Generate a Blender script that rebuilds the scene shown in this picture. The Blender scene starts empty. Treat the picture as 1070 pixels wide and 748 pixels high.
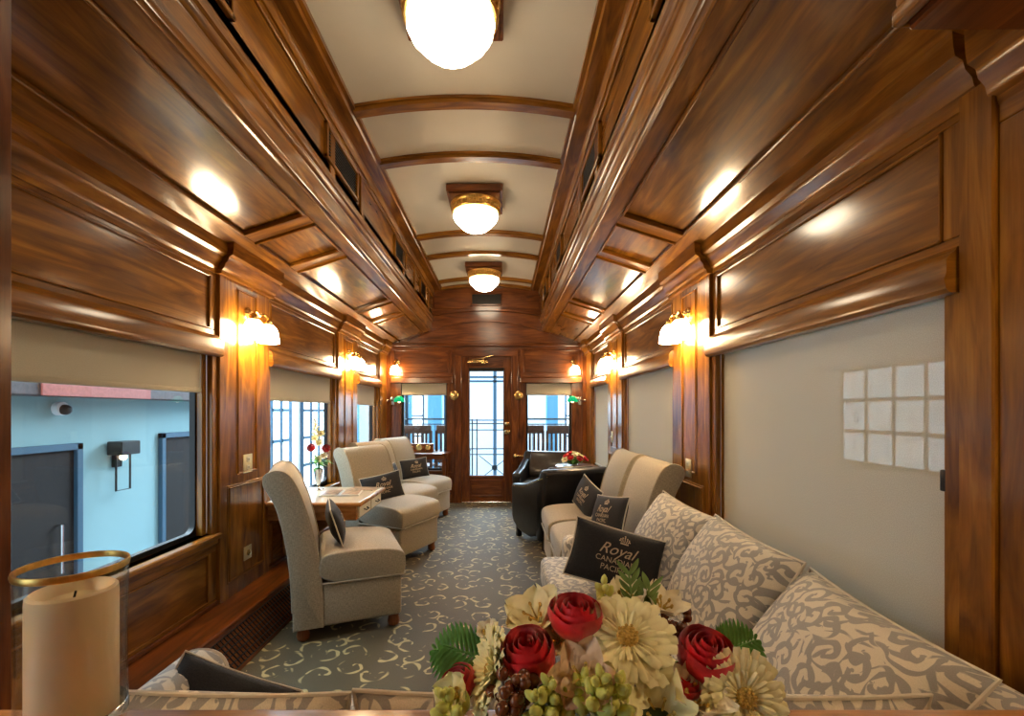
import bpy, bmesh, math, random
from math import sin, cos, pi, radians
from mathutils import Vector, Matrix
random.seed(7)
# ------------------------------------------------------------------ camera, world, exposure
scene = bpy.context.scene
COL = scene.collection
cam_d = bpy.data.cameras.new('camera'); cam = bpy.data.objects.new('camera', cam_d); COL.objects.link(cam)
cam.location = (0.21, 0.0, 1.27); cam.rotation_euler = (radians(90), 0, 0)
cam_d.sensor_width = 36; cam_d.sensor_fit = 'HORIZONTAL'; cam_d.lens = 475 * 36 / 1070
cam_d.shift_x = 11 / 1070; cam_d.shift_y = 56 / 1070; cam_d.clip_start = 0.02
scene.camera = cam
w = bpy.data.worlds.new('world'); scene.world = w; w.use_nodes = True
w.node_tree.nodes['Background'].inputs[0].default_value = (0.76, 0.88, 1.0, 1)
w.node_tree.nodes['Background'].inputs[1].default_value = 1.9
vs = scene.view_settings
scene.display_settings.display_device = 'sRGB'
vs.view_transform = 'Standard'; vs.look = 'None'; vs.gamma = 1; vs.use_curve_mapping = False
vs.exposure = 0.77
GLOBE = 11.0; SHADE = 34.0
def area(name, loc, rot, sx, sy, power, color):
    l = bpy.data.lights.new(name, 'AREA'); l.shape = 'RECTANGLE'; l.size = sx; l.size_y = sy
    l.energy = power; l.color = color
    o = bpy.data.objects.new(name, l); o.location = loc; o.rotation_euler = rot; COL.objects.link(o); return o
# daylight of the hall: unseen area lamps added over the platform end and both sides
area('hall_daylight_end', (0.0, 11.5, 4.2), (radians(-62), 0, 0), 7, 3.5, 1300, (0.72, 0.86, 1.0))
area('hall_daylight_left', (-4.0, 3.6, 3.9), (0, radians(-40), 0), 2.0, 7, 430, (0.72, 0.87, 1.0))
area('hall_daylight_right', (4.0, 3.2, 3.9), (0, radians(40), 0), 2.0, 7, 60, (0.80, 0.9, 1.0))

# ------------------------------------------------------------------ materials
class N:
    def __init__(s, name):
        s.m = bpy.data.materials.new(name); s.m.use_nodes = True; s.t = s.m.node_tree
        s.b = s.t.nodes['Principled BSDF']; s.out = s.t.nodes['Material Output']
    def n(s, typ, ins=None, **kw):
        x = s.t.nodes.new(typ)
        for k, v in kw.items(): setattr(x, k, v)
        for k, v in (ins or {}).items():
            if hasattr(v, 'is_linked') or isinstance(v, bpy.types.NodeSocket): s.t.links.new(v, x.inputs[k])
            else: x.inputs[k].default_value = v
        return x
    def l(s, a, b): s.t.links.new(a, b)
    def math(s, op, a, b=None, c=None, clamp=False):
        ins = {0: a}
        if b is not None: ins[1] = b
        if c is not None: ins[2] = c
        return s.n('ShaderNodeMath', ins, operation=op, use_clamp=clamp).outputs[0]
    def ramp(s, fac, stops, interp='LINEAR'):
        r = s.t.nodes.new('ShaderNodeValToRGB'); r.color_ramp.interpolation = interp
        e = r.color_ramp.elements
        while len(e) < len(stops): e.new(0.5)
        for i, (p, c) in enumerate(stops):
            e[i].position = p; e[i].color = c if len(c) == 4 else (*c, 1)
        s.l(fac, r.inputs[0]); return r.outputs[0]
    def mix(s, fac, a, b, blend='MIX'):
        x = s.t.nodes.new('ShaderNodeMix'); x.data_type = 'RGBA'; x.blend_type = blend
        for k, v in ((0, fac), (6, a), (7, b)):
            if isinstance(v, bpy.types.NodeSocket): s.l(v, x.inputs[k])
            else: x.inputs[k].default_value = v if k == 0 or len(v) == 4 else (*v, 1)
        return x.outputs[2]
    def bump(s, h, strength, dist=0.01):
        x = s.n('ShaderNodeBump', {'Height': h, 'Strength': strength, 'Distance': dist}); s.l(x.outputs[0], s.b.inputs['Normal'])
def simple(name, col, rough=0.5, metal=0.0, noise=0.0, nscale=30, coat=0.0, emit=0, ecol=None, sheen=0, trans=0, bump=0, ior=1.5):
    k = N(name); b = k.b
    b.inputs['Roughness'].default_value = rough; b.inputs['Metallic'].default_value = metal
    b.inputs['Coat Weight'].default_value = coat; b.inputs['IOR'].default_value = ior
    b.inputs['Sheen Weight'].default_value = sheen; b.inputs['Transmission Weight'].default_value = trans
    tc = k.n('ShaderNodeTexCoord').outputs['Object']
    nz = k.n('ShaderNodeTexNoise', {'Vector': tc, 'Scale': nscale, 'Detail': 4.0}).outputs['Fac']
    lo = tuple(max(0, c * (1 - noise)) for c in col); hi = tuple(min(1, c * (1 + noise)) for c in col)
    k.l(k.ramp(nz, [(0.3, lo), (0.7, hi)]), b.inputs['Base Color'])
    if bump: k.bump(nz, bump, 0.005)
    if emit:
        b.inputs['Emission Color'].default_value = (*(ecol or col), 1); b.inputs['Emission Strength'].default_value = emit
    return k.m
def wood(name, dark, mid, light, rough=0.3, coat=0.7, coatr=0.13):
    k = N(name); b = k.b
    uv = k.n('ShaderNodeTexCoord').outputs['UV']
    mp = k.n('ShaderNodeMapping', {'Vector': uv, 'Scale': (1.3, 9.0, 1.0)}).outputs[0]
    n1 = k.n('ShaderNodeTexNoise', {'Vector': mp, 'Scale': 1.6, 'Detail': 5.0, 'Distortion': 1.6}).outputs['Fac']
    mp2 = k.n('ShaderNodeMapping', {'Vector': uv, 'Scale': (5.0, 130.0, 1.0)}).outputs[0]
    n2 = k.n('ShaderNodeTexNoise', {'Vector': mp2, 'Scale': 1.5, 'Detail': 3.0}).outputs['Fac']
    mp3 = k.n('ShaderNodeMapping', {'Vector': uv, 'Scale': (1.5, 3.0, 1.0)}).outputs[0]
    n3 = k.n('ShaderNodeTexNoise', {'Vector': mp3, 'Scale': 1.5, 'Detail': 2.0}).outputs['Fac']
    c = k.ramp(n1, [(0.25, dark), (0.5, mid), (0.75, light)])
    c = k.mix(0.3, c, k.ramp(n2, [(0.3, (0.45, 0.42, 0.4)), (0.65, (1, 1, 1))]), 'MULTIPLY')
    c = k.mix(0.6, c, k.ramp(n3, [(0.3, (0.5, 0.42, 0.36)), (0.7, (1.2, 1.2, 1.2))]), 'MULTIPLY')
    k.l(c, b.inputs['Base Color'])
    k.l(k.ramp(n3, [(0.2, (rough - .06,) * 3), (0.8, (rough + .08,) * 3)]), b.inputs['Roughness'])
    b.inputs['Coat Weight'].default_value = coat; b.inputs['Coat Roughness'].default_value = coatr
    b.inputs['Specular IOR Level'].default_value = 0.12; b.inputs['Coat Tint'].default_value = (1, .97, .9, 1)
    k.bump(n2, 0.06, 0.004)
    return k.m
def scrolls(name, bg, fg, scale, coord='UV', K=13.0, thr=0.15, rough=0.8, bg2=None, weave=0.25, sheen=0.3, leaf=0.55):
    """whorled acanthus scrolls: one spiral per voronoi cell plus leafy teeth"""
    k = N(name); b = k.b
    tc = k.n('ShaderNodeTexCoord').outputs[coord]
    mp = k.n('ShaderNodeMapping', {'Vector': tc, 'Scale': (scale, scale, 0.0)}).outputs[0]
    wob = k.n('ShaderNodeTexNoise', {'Vector': mp, 'Scale': 1.3, 'Detail': 1.0}).outputs['Color']
    wv = k.n('ShaderNodeVectorMath', {0: wob, 1: (0.5, 0.5, 0.5)}, operation='SUBTRACT').outputs[0]
    wv = k.n('ShaderNodeVectorMath', {0: wv, 3: 0.35}, operation='SCALE').outputs[0]
    mp = k.n('ShaderNodeVectorMath', {0: mp, 1: wv}, operation='ADD').outputs[0]
    def layer(off, Kk, th):
        m2 = k.n('ShaderNodeVectorMath', {0: mp, 1: off}, operation='ADD').outputs[0]
        v = k.n('ShaderNodeTexVoronoi', {'Vector': m2, 'Scale': 1.0, 'Randomness': 0.75}, voronoi_dimensions='2D')
        loc = k.n('ShaderNodeVectorMath', {0: m2, 1: v.outputs['Position']}, operation='SUBTRACT').outputs[0]
        sp = k.n('ShaderNodeSeparateXYZ', {0: loc}); sc = k.n('ShaderNodeSeparateXYZ', {0: v.outputs['Color']})
        r = v.outputs['Distance']
        flip = k.math('SUBTRACT', k.math('MULTIPLY', k.math('GREATER_THAN', sc.outputs[1], 0.5), 2.0), 1.0)
        th_ = k.math('MULTIPLY', k.math('ARCTAN2', sp.outputs[1], sp.outputs[0]), flip)
        ph = k.math('ADD', k.math('ADD', th_, k.math('MULTIPLY', r, Kk)), k.math('MULTIPLY', sc.outputs[0], 6.28))
        s1 = k.math('SINE', ph)
        teeth = k.math('MULTIPLY', k.math('SINE', k.math('ADD', k.math('MULTIPLY', ph, 0.5), k.math('MULTIPLY', th_, 4.0))), leaf * 0.6)
        fade = k.math('MULTIPLY', k.math('ABSOLUTE', k.math('SUBTRACT', r, 0.28)), 1.7)
        t = k.math('ADD', k.math('ADD', teeth, th), fade)
        return k.math('MULTIPLY', k.math('SUBTRACT', s1, t), 5.0, clamp=True)
    a = layer((0, 0, 0), K, thr); bb = layer((3.47, 1.93, 0), K * 0.8, thr + 0.35)
    f = k.math('MAXIMUM', a, bb)
    fine = k.n('ShaderNodeTexNoise', {'Vector': tc, 'Scale': 420.0 if coord == 'UV' else 250.0, 'Detail': 2.0}).outputs['Fac']
    big = k.n('ShaderNodeTexNoise', {'Vector': tc, 'Scale': 2.0, 'Detail': 1.0}).outputs['Fac']
    base = k.mix(big, bg, bg2 or bg)
    c = k.mix(f, base, fg)
    c = k.mix(weave * 2, c, k.ramp(fine, [(0.35, (0.6,) * 3), (0.65, (1.15,) * 3)]), 'MULTIPLY')
    k.l(c, b.inputs['Base Color']); b.inputs['Roughness'].default_value = rough
    b.inputs['Sheen Weight'].default_value = sheen
    k.bump(k.math('ADD', fine, k.math('MULTIPLY', f, 0.6)), 0.25, 0.004)
    return k.m
def weave(name, a, c2, scale=260, rough=0.85, sheen=0.4):
    k = N(name); b = k.b
    uv = k.n('ShaderNodeTexCoord').outputs['UV']
    w1 = k.n('ShaderNodeTexNoise', {'Vector': k.n('ShaderNodeMapping', {'Vector': uv, 'Scale': (scale, scale * .25, 1)}).outputs[0], 'Scale': 1.0, 'Detail': 2.0}).outputs['Fac']
    w2 = k.n('ShaderNodeTexNoise', {'Vector': k.n('ShaderNodeMapping', {'Vector': uv, 'Scale': (scale * .25, scale, 1)}).outputs[0], 'Scale': 1.0, 'Detail': 2.0}).outputs['Fac']
    s_ = k.math('MULTIPLY', k.math('ADD', w1, w2), 0.5)
    k.l(k.ramp(s_, [(0.36, a), (0.64, c2)]), b.inputs['Base Color'])
    b.inputs['Roughness'].default_value = rough; b.inputs['Sheen Weight'].default_value = sheen
    k.bump(s_, 0.3, 0.003); return k.m
def glassy(name, tint=(1, 1, 1), refl=0.1, rough=0.0):
    """thin clear pane: transparent plus a fresnel reflection"""
    k = N(name); t = k.t
    tr = k.n('ShaderNodeBsdfTransparent', {'Color': (*tint, 1)}); gl = k.n('ShaderNodeBsdfGlossy', {'Roughness': rough})
    fc = k.n('ShaderNodeLayerWeight', {'Blend': 0.5}).outputs['Facing']
    fr = k.math('ADD', k.math('MULTIPLY', k.math('POWER', fc, 4.0), 0.6), 0.03)
    mx = k.n('ShaderNodeMixShader', {0: k.math('ADD', fr, refl, clamp=True), 1: tr.outputs[0], 2: gl.outputs[0]})
    k.l(mx.outputs[0], k.out.inputs[0]); return k.m
def shade_cloth(name, col, see):
    k = N(name)
    uv = k.n('ShaderNodeTexCoord').outputs['UV']
    nz = k.n('ShaderNodeTexNoise', {'Vector': uv, 'Scale': 300.0, 'Detail': 2.0}).outputs['Fac']
    c = k.ramp(nz, [(0.35, tuple(x * .85 for x in col)), (0.65, col)])
    k.l(c, k.b.inputs['Base Color']); k.b.inputs['Roughness'].default_value = 0.55
    k.b.inputs['Specular IOR Level'].default_value = 0.4
    tl = k.n('ShaderNodeBsdfTranslucent', {'Color': c}); tp = k.n('ShaderNodeBsdfTransparent')
    m1 = k.n('ShaderNodeMixShader', {0: 0.2, 1: k.b.outputs[0], 2: tl.outputs[0]})
    m2 = k.n('ShaderNodeMixShader', {0: see, 1: m1.outputs[0], 2: tp.outputs[0]})
    k.l(m2.outputs[0], k.out.inputs[0]); return k.m

M = {}
M['wood'] = wood('varnished_mahogany', (0.105, 0.034, 0.003), (0.28, 0.109, 0.010), (0.47, 0.215, 0.024), rough=.36, coat=0.9, coatr=0.16)
M['panel'] = wood('figured_mahogany_panel', (0.095, 0.032, 0.003), (0.255, 0.100, 0.009), (0.46, 0.21, 0.024), rough=0.36, coat=1.0, coatr=0.14)
M['panel'].node_tree.nodes['Principled BSDF'].inputs['Coat IOR'].default_value = 1.85
M['redwood'] = wood('red_mahogany', (0.065, 0.018, 0.005), (0.16, 0.046, 0.010), (0.27, 0.088, 0.018), rough=.34, coat=.8, coatr=.18)
M['darkwood'] = wood('deep_brown_door_wood', (0.03, 0.010, 0.004), (0.075, 0.024, 0.007), (0.13, 0.045, 0.012), rough=.35, coat=.6, coatr=.2)
M['golden'] = wood('golden_table_wood', (0.25, 0.10, 0.03), (0.45, 0.21, 0.07), (0.6, 0.32, 0.12), coat=0.4)
M['ceil'] = simple('cream_ceiling_paint', (0.62, 0.58, 0.49), 0.6, noise=0.03, nscale=3)
M['carpet'] = scrolls('scroll_carpet', (0.060, 0.042, 0.014), (0.46, 0.35, 0.15), 6.5, 'Object', K=12, thr=0.60, rough=0.75, bg2=(0.095, 0.068, 0.024), sheen=0.12, leaf=0.25)
M['damask'] = scrolls('damask_sofa_cloth', (0.66, 0.60, 0.49), (0.29, 0.275, 0.26), 11.5, 'UV', K=15, thr=-0.10, rough=0.6, weave=0.12, leaf=0.5)
M['tweed'] = weave('beige_tweed', (0.24, 0.20, 0.135), (0.43, 0.36, 0.25))
M['piping'] = simple('cream_piping', (0.62, 0.56, 0.46), 0.7, noise=.08)
M['black_cloth'] = weave('black_cushion_cloth', (0.006, 0.006, 0.008), (0.020, 0.018, 0.019), 300, 0.8, 0.05)
M['thread'] = simple('cream_embroidery', (0.55, 0.42, 0.28), 0.6, noise=.1, nscale=300)
M['leather'] = simple('black_leather', (0.004, 0.005, 0.008), 0.34, noise=.35, nscale=22, coat=.1, bump=.25)
M['brownleather'] = simple('worn_dark_leather', (0.022, 0.016, 0.013), 0.34, noise=.5, nscale=14, coat=.15, bump=.3)
M['brass'] = simple('polished_brass', (0.72, 0.50, 0.20), 0.25, 1.0, noise=.1)
M['gilt'] = simple('gilt_band', (0.75, 0.48, 0.14), 0.35, 1.0, noise=.25, nscale=60)
M['chrome'] = simple('bright_steel', (0.75, 0.75, 0.75), 0.18, 1.0, noise=.05)
M['darkmetal'] = simple('dark_grille_metal', (0.02, 0.017, 0.014), 0.45, 0.7, noise=.2)
M['blacksteel'] = simple('black_window_frame', (0.012, 0.011, 0.011), 0.4, 0.3, noise=.2)
M['globe'] = simple('lit_opal_globe', (1, .93, .8), 0.3, emit=GLOBE, ecol=(1, .84, .60))
M['bell'] = simple('lit_opal_bell_shade', (1, .93, .8), 0.3, emit=SHADE, ecol=(1, .76, .46))
M['glass'] = glassy('window_glass', (0.90, 0.96, 0.97), 0.0)
M['thinglass'] = glassy('thin_clear_glass', (0.97, 0.98, 0.97), 0.0)
M['shade'] = shade_cloth('grey_roller_cloth', (0.58, 0.52, 0.40), 0.0)
M['screen'] = shade_cloth('sheer_roller_cloth', (0.62, 0.53, 0.38), 0.14)
M['wax'] = simple('ivory_wax', (0.80, 0.66, 0.45), 0.45, noise=.03)
M['wax'].node_tree.nodes['Principled BSDF'].inputs['Subsurface Weight'].default_value = 0.3
M['wax'].node_tree.nodes['Principled BSDF'].inputs['Subsurface Radius'].default_value = (0.02, 0.012, 0.006)
M['wick'] = simple('charred_wick', (0.02, 0.02, 0.02), 0.9)
M['plate'] = simple('brass_switch_plate', (0.80, 0.72, 0.45), 0.35, 0.6, noise=.05)
M['ivory'] = simple('ivory_plastic', (0.7, 0.66, 0.5), 0.4)
M['greenglass'] = simple('green_lamp_glass', (0.0, 0.32, 0.13), 0.15, emit=0.35, ecol=(0, .6, .25))
M['rose'] = simple('deep_red_petal', (0.66, 0.004, 0.016), 0.5, noise=.35, nscale=40, sheen=.4)
M['cream'] = simple('cream_petal', (0.97, 0.90, 0.52), 0.55, noise=.08, nscale=60)
M['white_petal'] = simple('ivory_petal', (0.95, 0.88, 0.66), 0.5, noise=.06, nscale=60)
M['blush'] = simple('blush_petal', (0.84, 0.62, 0.42), 0.5, noise=.10, nscale=50)
M['disk'] = simple('golden_flower_centre', (0.60, 0.42, 0.10), 0.8, noise=.3, nscale=300)
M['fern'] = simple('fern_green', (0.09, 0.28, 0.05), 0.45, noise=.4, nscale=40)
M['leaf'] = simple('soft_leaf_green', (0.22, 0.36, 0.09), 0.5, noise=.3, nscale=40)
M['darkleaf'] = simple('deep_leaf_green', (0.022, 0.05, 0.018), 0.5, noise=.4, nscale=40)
M['bud'] = simple('yellow_green_bud', (0.62, 0.66, 0.16), 0.5, noise=.25, nscale=60)
M['berry'] = simple('brown_red_berry', (0.16, 0.045, 0.015), 0.2, noise=.3, nscale=60, coat=.5)
M['paper'] = simple('magazine_paper', (0.7, 0.68, 0.62), 0.5)
M['cover'] = simple('magazine_cover_print', (0.28, 0.17, 0.10), 0.3, noise=.9, nscale=28)
M['clearpot'] = simple('dark_foam_bowl', (0.03, 0.05, 0.02), 0.6)
M['hallwall'] = simple('pale_hall_plaster', (0.26, 0.43, 0.46), 0.8, noise=.02, nscale=2)
M['white'] = simple('white_plaster', (0.85, 0.88, 0.9), 0.8, noise=.02)
M['halldoor'] = simple('grey_brown_door', (0.014, 0.010, 0.009), 0.85, noise=.2)
M['ground'] = simple('platform_paving', (0.30, 0.32, 0.34), 0.7, noise=.15, nscale=6)
M['railing'] = simple('dark_painted_iron', (0.03, 0.045, 0.06), 0.5, noise=.2)
M['steelblue'] = simple('blue_grey_window_frame', (0.04, 0.10, 0.16), 0.5)
M['bluecolumn'] = simple('blue_painted_column', (0.10, 0.30, 0.48), 0.6)
M['darkbeam'] = simple('dark_hall_beam', (0.07, 0.05, 0.05), 0.6, noise=.3)
M['redpaint'] = simple('faded_red_paint', (0.35, 0.09, 0.07), 0.6, noise=.2)
M['brownchair'] = simple('brown_slat_wood', (0.10, 0.045, 0.03), 0.5, noise=.3)
M['winlight'] = simple('sunlit_window_pane', (0.9, 0.95, 1), 0.5, emit=2.2, ecol=(.86, .93, 1))
M['winlight2'] = simple('bright_sunlit_window_pane', (0.9, 0.95, 1), 0.5, emit=5.0, ecol=(.86, .93, 1))
M['lampglow'] = simple('small_lit_lamp', (1, .9, .7), 0.5, emit=4, ecol=(1, .75, .45))
M['foot'] = wood('chair_foot_wood', (0.12, 0.035, 0.012), (0.25, 0.08, 0.025), (0.35, 0.13, 0.04))
M['gauge'] = simple('cream_gauge_face', (0.62, 0.45, 0.28), 0.4)

# ------------------------------------------------------------------ mesh builder
class MB:
    def __init__(s): s.v = []; s.f = []; s.u = []; s.sm = []
    def add(s, verts, faces, uvs=None, smooth=False, Mx=None):
        o = len(s.v)
        for p in verts:
            p = Vector(p); s.v.append(tuple(Mx @ p) if Mx is not None else tuple(p))
        for i, f in enumerate(faces):
            s.f.append([o + a for a in f]); s.sm.append(smooth)
            s.u.append(uvs[i] if uvs else [(0, 0)] * len(f))
        return s
    def _bm(s, bm, smooth, Mx, la=None):
        bm.verts.ensure_lookup_table(); bm.verts.index_update(); bm.normal_update()
        vs_ = [v.co.copy() for v in bm.verts]
        if la is None:
            d = [max(v[i] for v in vs_) - min(v[i] for v in vs_) for i in range(3)]; la = d.index(max(d))
        ou, ov = random.random() * 7, random.random() * 7
        fs, us = [], []
        for f in bm.faces:
            n = f.normal; dom = max(range(3), key=lambda i: abs(n[i]))
            if dom == la: a, b = [i for i in range(3) if i != la]
            else: a = la; b = [i for i in range(3) if i not in (la, dom)][0]
            fs.append([v.index for v in f.verts]); us.append([(v.co[a] + ou, v.co[b] + ov) for v in f.verts])
        bm.free(); s.add(vs_, fs, us, smooth, Mx)
    def box(s, x0, x1, y0, y1, z0, z1, bev=0.003, seg=1, Mx=None, smooth=None, la=None):
        x0, x1 = sorted((x0, x1)); y0, y1 = sorted((y0, y1)); z0, z1 = sorted((z0, z1))
        bm = bmesh.new(); bmesh.ops.create_cube(bm, size=1)
        for v in bm.verts:
            v.co = Vector(((x0 + x1) / 2 + v.co.x * (x1 - x0), (y0 + y1) / 2 + v.co.y * (y1 - y0), (z0 + z1) / 2 + v.co.z * (z1 - z0)))
        bev = min(bev, .45 * min(x1 - x0, y1 - y0, z1 - z0))
        if bev > 0: bmesh.ops.bevel(bm, geom=list(bm.edges), offset=bev, segments=seg, affect='EDGES', profile=0.5)
        s._bm(bm, (seg > 1) if smooth is None else smooth, Mx, la); return s
    def prism(s, poly, a0, a1, axis='y', bev=0, seg=2, Mx=None, smooth=False):
        """polygon extruded; axis y: poly is (x,z); axis x: (y,z); axis z: (x,y)"""
        bm = bmesh.new()
        def P(p, a): return {'y': (p[0], a, p[1]), 'x': (a, p[0], p[1]), 'z': (p[0], p[1], a)}[axis]
        A = [bm.verts.new(P(p, a0)) for p in poly]; B = [bm.verts.new(P(p, a1)) for p in poly]
        fa = bm.faces.new(A); fb = bm.faces.new(B[::-1]); n = len(poly)
        for i in range(n): bm.faces.new((A[i], B[i], B[(i + 1) % n], A[(i + 1) % n]))
        bmesh.ops.recalc_face_normals(bm, faces=bm.faces)
        if bev: bmesh.ops.bevel(bm, geom=list(fa.edges) + list(fb.edges), offset=bev, segments=seg, affect='EDGES', profile=0.5, clamp_overlap=True)
        s._bm(bm, smooth, Mx, {'y': 1, 'x': 0, 'z': 2}[axis] if abs(a1 - a0) > .3 and not bev else None); return s
    def tube(s, pts, r, seg=8, closed=False, Mx=None, rs=None):
        pts = [Vector(p) for p in pts]; n = len(pts); vs_, fs = [], []
        up = None
        for i, p in enumerate(pts):
            a = pts[(i + 1) % n] if (closed or i < n - 1) else p; b = pts[i - 1] if (closed or i > 0) else p
            t = (a - b)
            t = t.normalized() if t.length > 1e-9 else Vector((0, 0, 1))
            if up is None: up = t.orthogonal().normalized()
            else:
                up = up - t * up.dot(t)
                up = up.normalized() if up.length > 1e-6 else t.orthogonal().normalized()
            bi = t.cross(up); rr = rs[i] if rs else r
            for k in range(seg):
                an = 2 * pi * k / seg; vs_.append(p + (up * cos(an) + bi * sin(an)) * rr)
        m = n if closed else n - 1
        us = []
        for i in range(m):
            j = (i + 1) % n
            for k in range(seg):
                l = (k + 1) % seg; fs.append((i * seg + k, i * seg + l, j * seg + l, j * seg + k))
                us.append([(i * .02, k * .01), (i * .02, k * .01 + .01), (i * .02 + .02, k * .01 + .01), (i * .02 + .02, k * .01)])
        if not closed:
            fs.append(tuple(range(seg))[::-1]); fs.append(tuple((n - 1) * seg + k for k in range(seg)))
            us += [[(0, 0)] * seg] * 2
        s.add(vs_, fs, us, True, Mx); return s
    def lathe(s, prof, seg=32, Mx=None, lobes=0, amp=0.0, cap=True):
        vs_, fs, us = [], [], []
        for (r, z) in prof:
            for k in range(seg):
                an = 2 * pi * k / seg; rr = r * (1 + amp * abs(cos(lobes * an / 2)) if lobes else 1); vs_.append((rr * cos(an), rr * sin(an), z))
        for i in range(len(prof) - 1):
            for k in range(seg):
                l = (k + 1) % seg; fs.append((i * seg + k, i * seg + l, (i + 1) * seg + l, (i + 1) * seg + k))
                us.append([(prof[i][1], k * .02), (prof[i][1], k * .02 + .02), (prof[i + 1][1], k * .02 + .02), (prof[i + 1][1], k * .02)])
        if cap:
            for i, flip in ((0, True), (len(prof) - 1, False)):
                if prof[i][0] > 1e-4:
                    f = [i * seg + k for k in range(seg)]; fs.append(f[::-1] if flip else f); us.append([(0, 0)] * seg)
        s.add(vs_, fs, us, True, Mx); return s
    def ell(s, c, r, seg=12, rings=8, Mx=None):
        if not hasattr(r, '__len__'): r = (r, r, r)
        vs_, fs, us = [], [], []
        for i in range(rings + 1):
            ph = pi * i / rings
            for k in range(seg):
                an = 2 * pi * k / seg
                vs_.append((c[0] + r[0] * sin(ph) * cos(an), c[1] + r[1] * sin(ph) * sin(an), c[2] + r[2] * cos(ph)))
        for i in range(rings):
            for k in range(seg):
                l = (k + 1) % seg; fs.append((i * seg + k, (i + 1) * seg + k, (i + 1) * seg + l, i * seg + l)); us.append([(0, 0)] * 4)
        s.add(vs_, fs, us, True, Mx); return s
    def grid(s, fn, nu, nv, Mx=None, uvf=None, thick=0):
        vs_ = []; 
        for j in range(nv + 1):
            for i in range(nu + 1): vs_.append(fn(i / nu, j / nv))
        fs, us = [], []
        for j in range(nv):
            for i in range(nu):
                a = j * (nu + 1) + i; fs.append((a, a + 1, a + nu + 2, a + nu + 1))
                q = [(i / nu, j / nv), ((i + 1) / nu, j / nv), ((i + 1) / nu, (j + 1) / nv), (i / nu, (j + 1) / nv)]
                us.append([uvf(*t) for t in q] if uvf else q)
        s.add(vs_, fs, us, True, Mx); return s
    def build(s, name, mat, parent=None, kind=None, loc=None, rotz=0, sharp=35):
        me = bpy.data.meshes.new(name); me.from_pydata(s.v, [], s.f)
        ul = me.uv_layers.new(name='UVMap'); flat = [c for f in s.u for t in f for c in t]
        ul.data.foreach_set('uv', flat)
        me.polygons.foreach_set('use_smooth', s.sm); me.materials.append(M[mat] if isinstance(mat, str) else mat)
        me.update()
        bm = bmesh.new(); bm.from_mesh(me); bmesh.ops.remove_doubles(bm, verts=bm.verts, dist=1e-6)
        bmesh.ops.recalc_face_normals(bm, faces=bm.faces); bm.to_mesh(me); bm.free()
        me.set_sharp_from_angle(angle=radians(sharp))
        o = bpy.data.objects.new(name, me); COL.objects.link(o)
        if parent: o.parent = parent
        if kind: o['kind'] = kind
        if loc: o.location = loc
        o.rotation_euler.z = rotz
        return o
def tag(o, label, cat=None, group=None):
    o['label'] = label
    if cat: o['category'] = cat
    if group: o['group'] = group
    return o
def thing(name, label, cat, loc=(0, 0, 0), rot=0, group=None):
    o = bpy.data.objects.new(name, None); COL.objects.link(o); o.empty_display_size = .1
    o.location = loc; o.rotation_euler = rot if hasattr(rot, '__len__') else (0, 0, rot)
    return tag(o, label, cat, group)
KIDS = {}
def dup(root, loc, rot, label, group=None):
    r = root.copy(); COL.objects.link(r); r.location = loc; r.rotation_euler = rot if hasattr(rot, '__len__') else (0, 0, rot)
    r['label'] = label
    if group: r['group'] = group
    for ch in [o for o in COL.objects if o.parent is root]:
        c = ch.copy(); COL.objects.link(c); c.parent = r
        for g in [o for o in COL.objects if o.parent is ch]:
            d = g.copy(); COL.objects.link(d); d.parent = c
    return r
def lookM(pos, d, roll=0.0, scale=1.0):
    """matrix whose local +Z points along d"""
    d = Vector(d).normalized()
    return Matrix.Translation(pos) @ d.to_track_quat('Z', 'Y').to_matrix().to_4x4() @ Matrix.Rotation(roll, 4, 'Z') @ Matrix.Scale(scale, 4)
# ================================================================== SETTING
XW = 1.415                      # inner face of the side walls
YE = 6.33                       # inner face of the far wall
YB = -1.30
PIL = [(2.58, 3.13), (4.46, 5.04), (5.98, 6.33)]
WIN = [(1.18, 2.58), (3.13, 4.46), (5.04, 5.98)]
ZS, ZV = 0.585, 1.62
MB().box(-1.6, 1.6, YB - .1, YE + .12, -.12, 0, 0).build('floor', 'carpet', kind='structure')
b = MB().box(-1.6, 1.6, YB - .1, YE + .12, 3.12, 3.24, 0)
# white barrel ceiling
def arch_z(x): return 2.985 + .055 * (1 - (x / .62) ** 2)
def arch(b, y0, y1, lo, hi, hw=.62, n=14):
    poly = [(-hw + 2 * hw * i / n, arch_z(-hw + 2 * hw * i / n) + lo) for i in range(n + 1)]
    poly += [(x, arch_z(x) + hi) for x, _ in poly[::-1]]
    b.prism(poly, y0, y1, 'y', smooth=True)
arch(b, YB, YE, 0, .06)
b.build('ceiling', 'ceil', kind='structure')
# ribs across the white ceiling
k = 1
RIBS = [y for p in PIL for y in p][:5] + [6.30, 1.25, .70, -.6]
b = MB()
for y in RIBS:
    arch(b, y - .032, y + .032, -.035, .01); arch(b, y - .045, y + .045, -.014, .01)
b.build('trim_1', 'wood', kind='structure')

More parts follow.
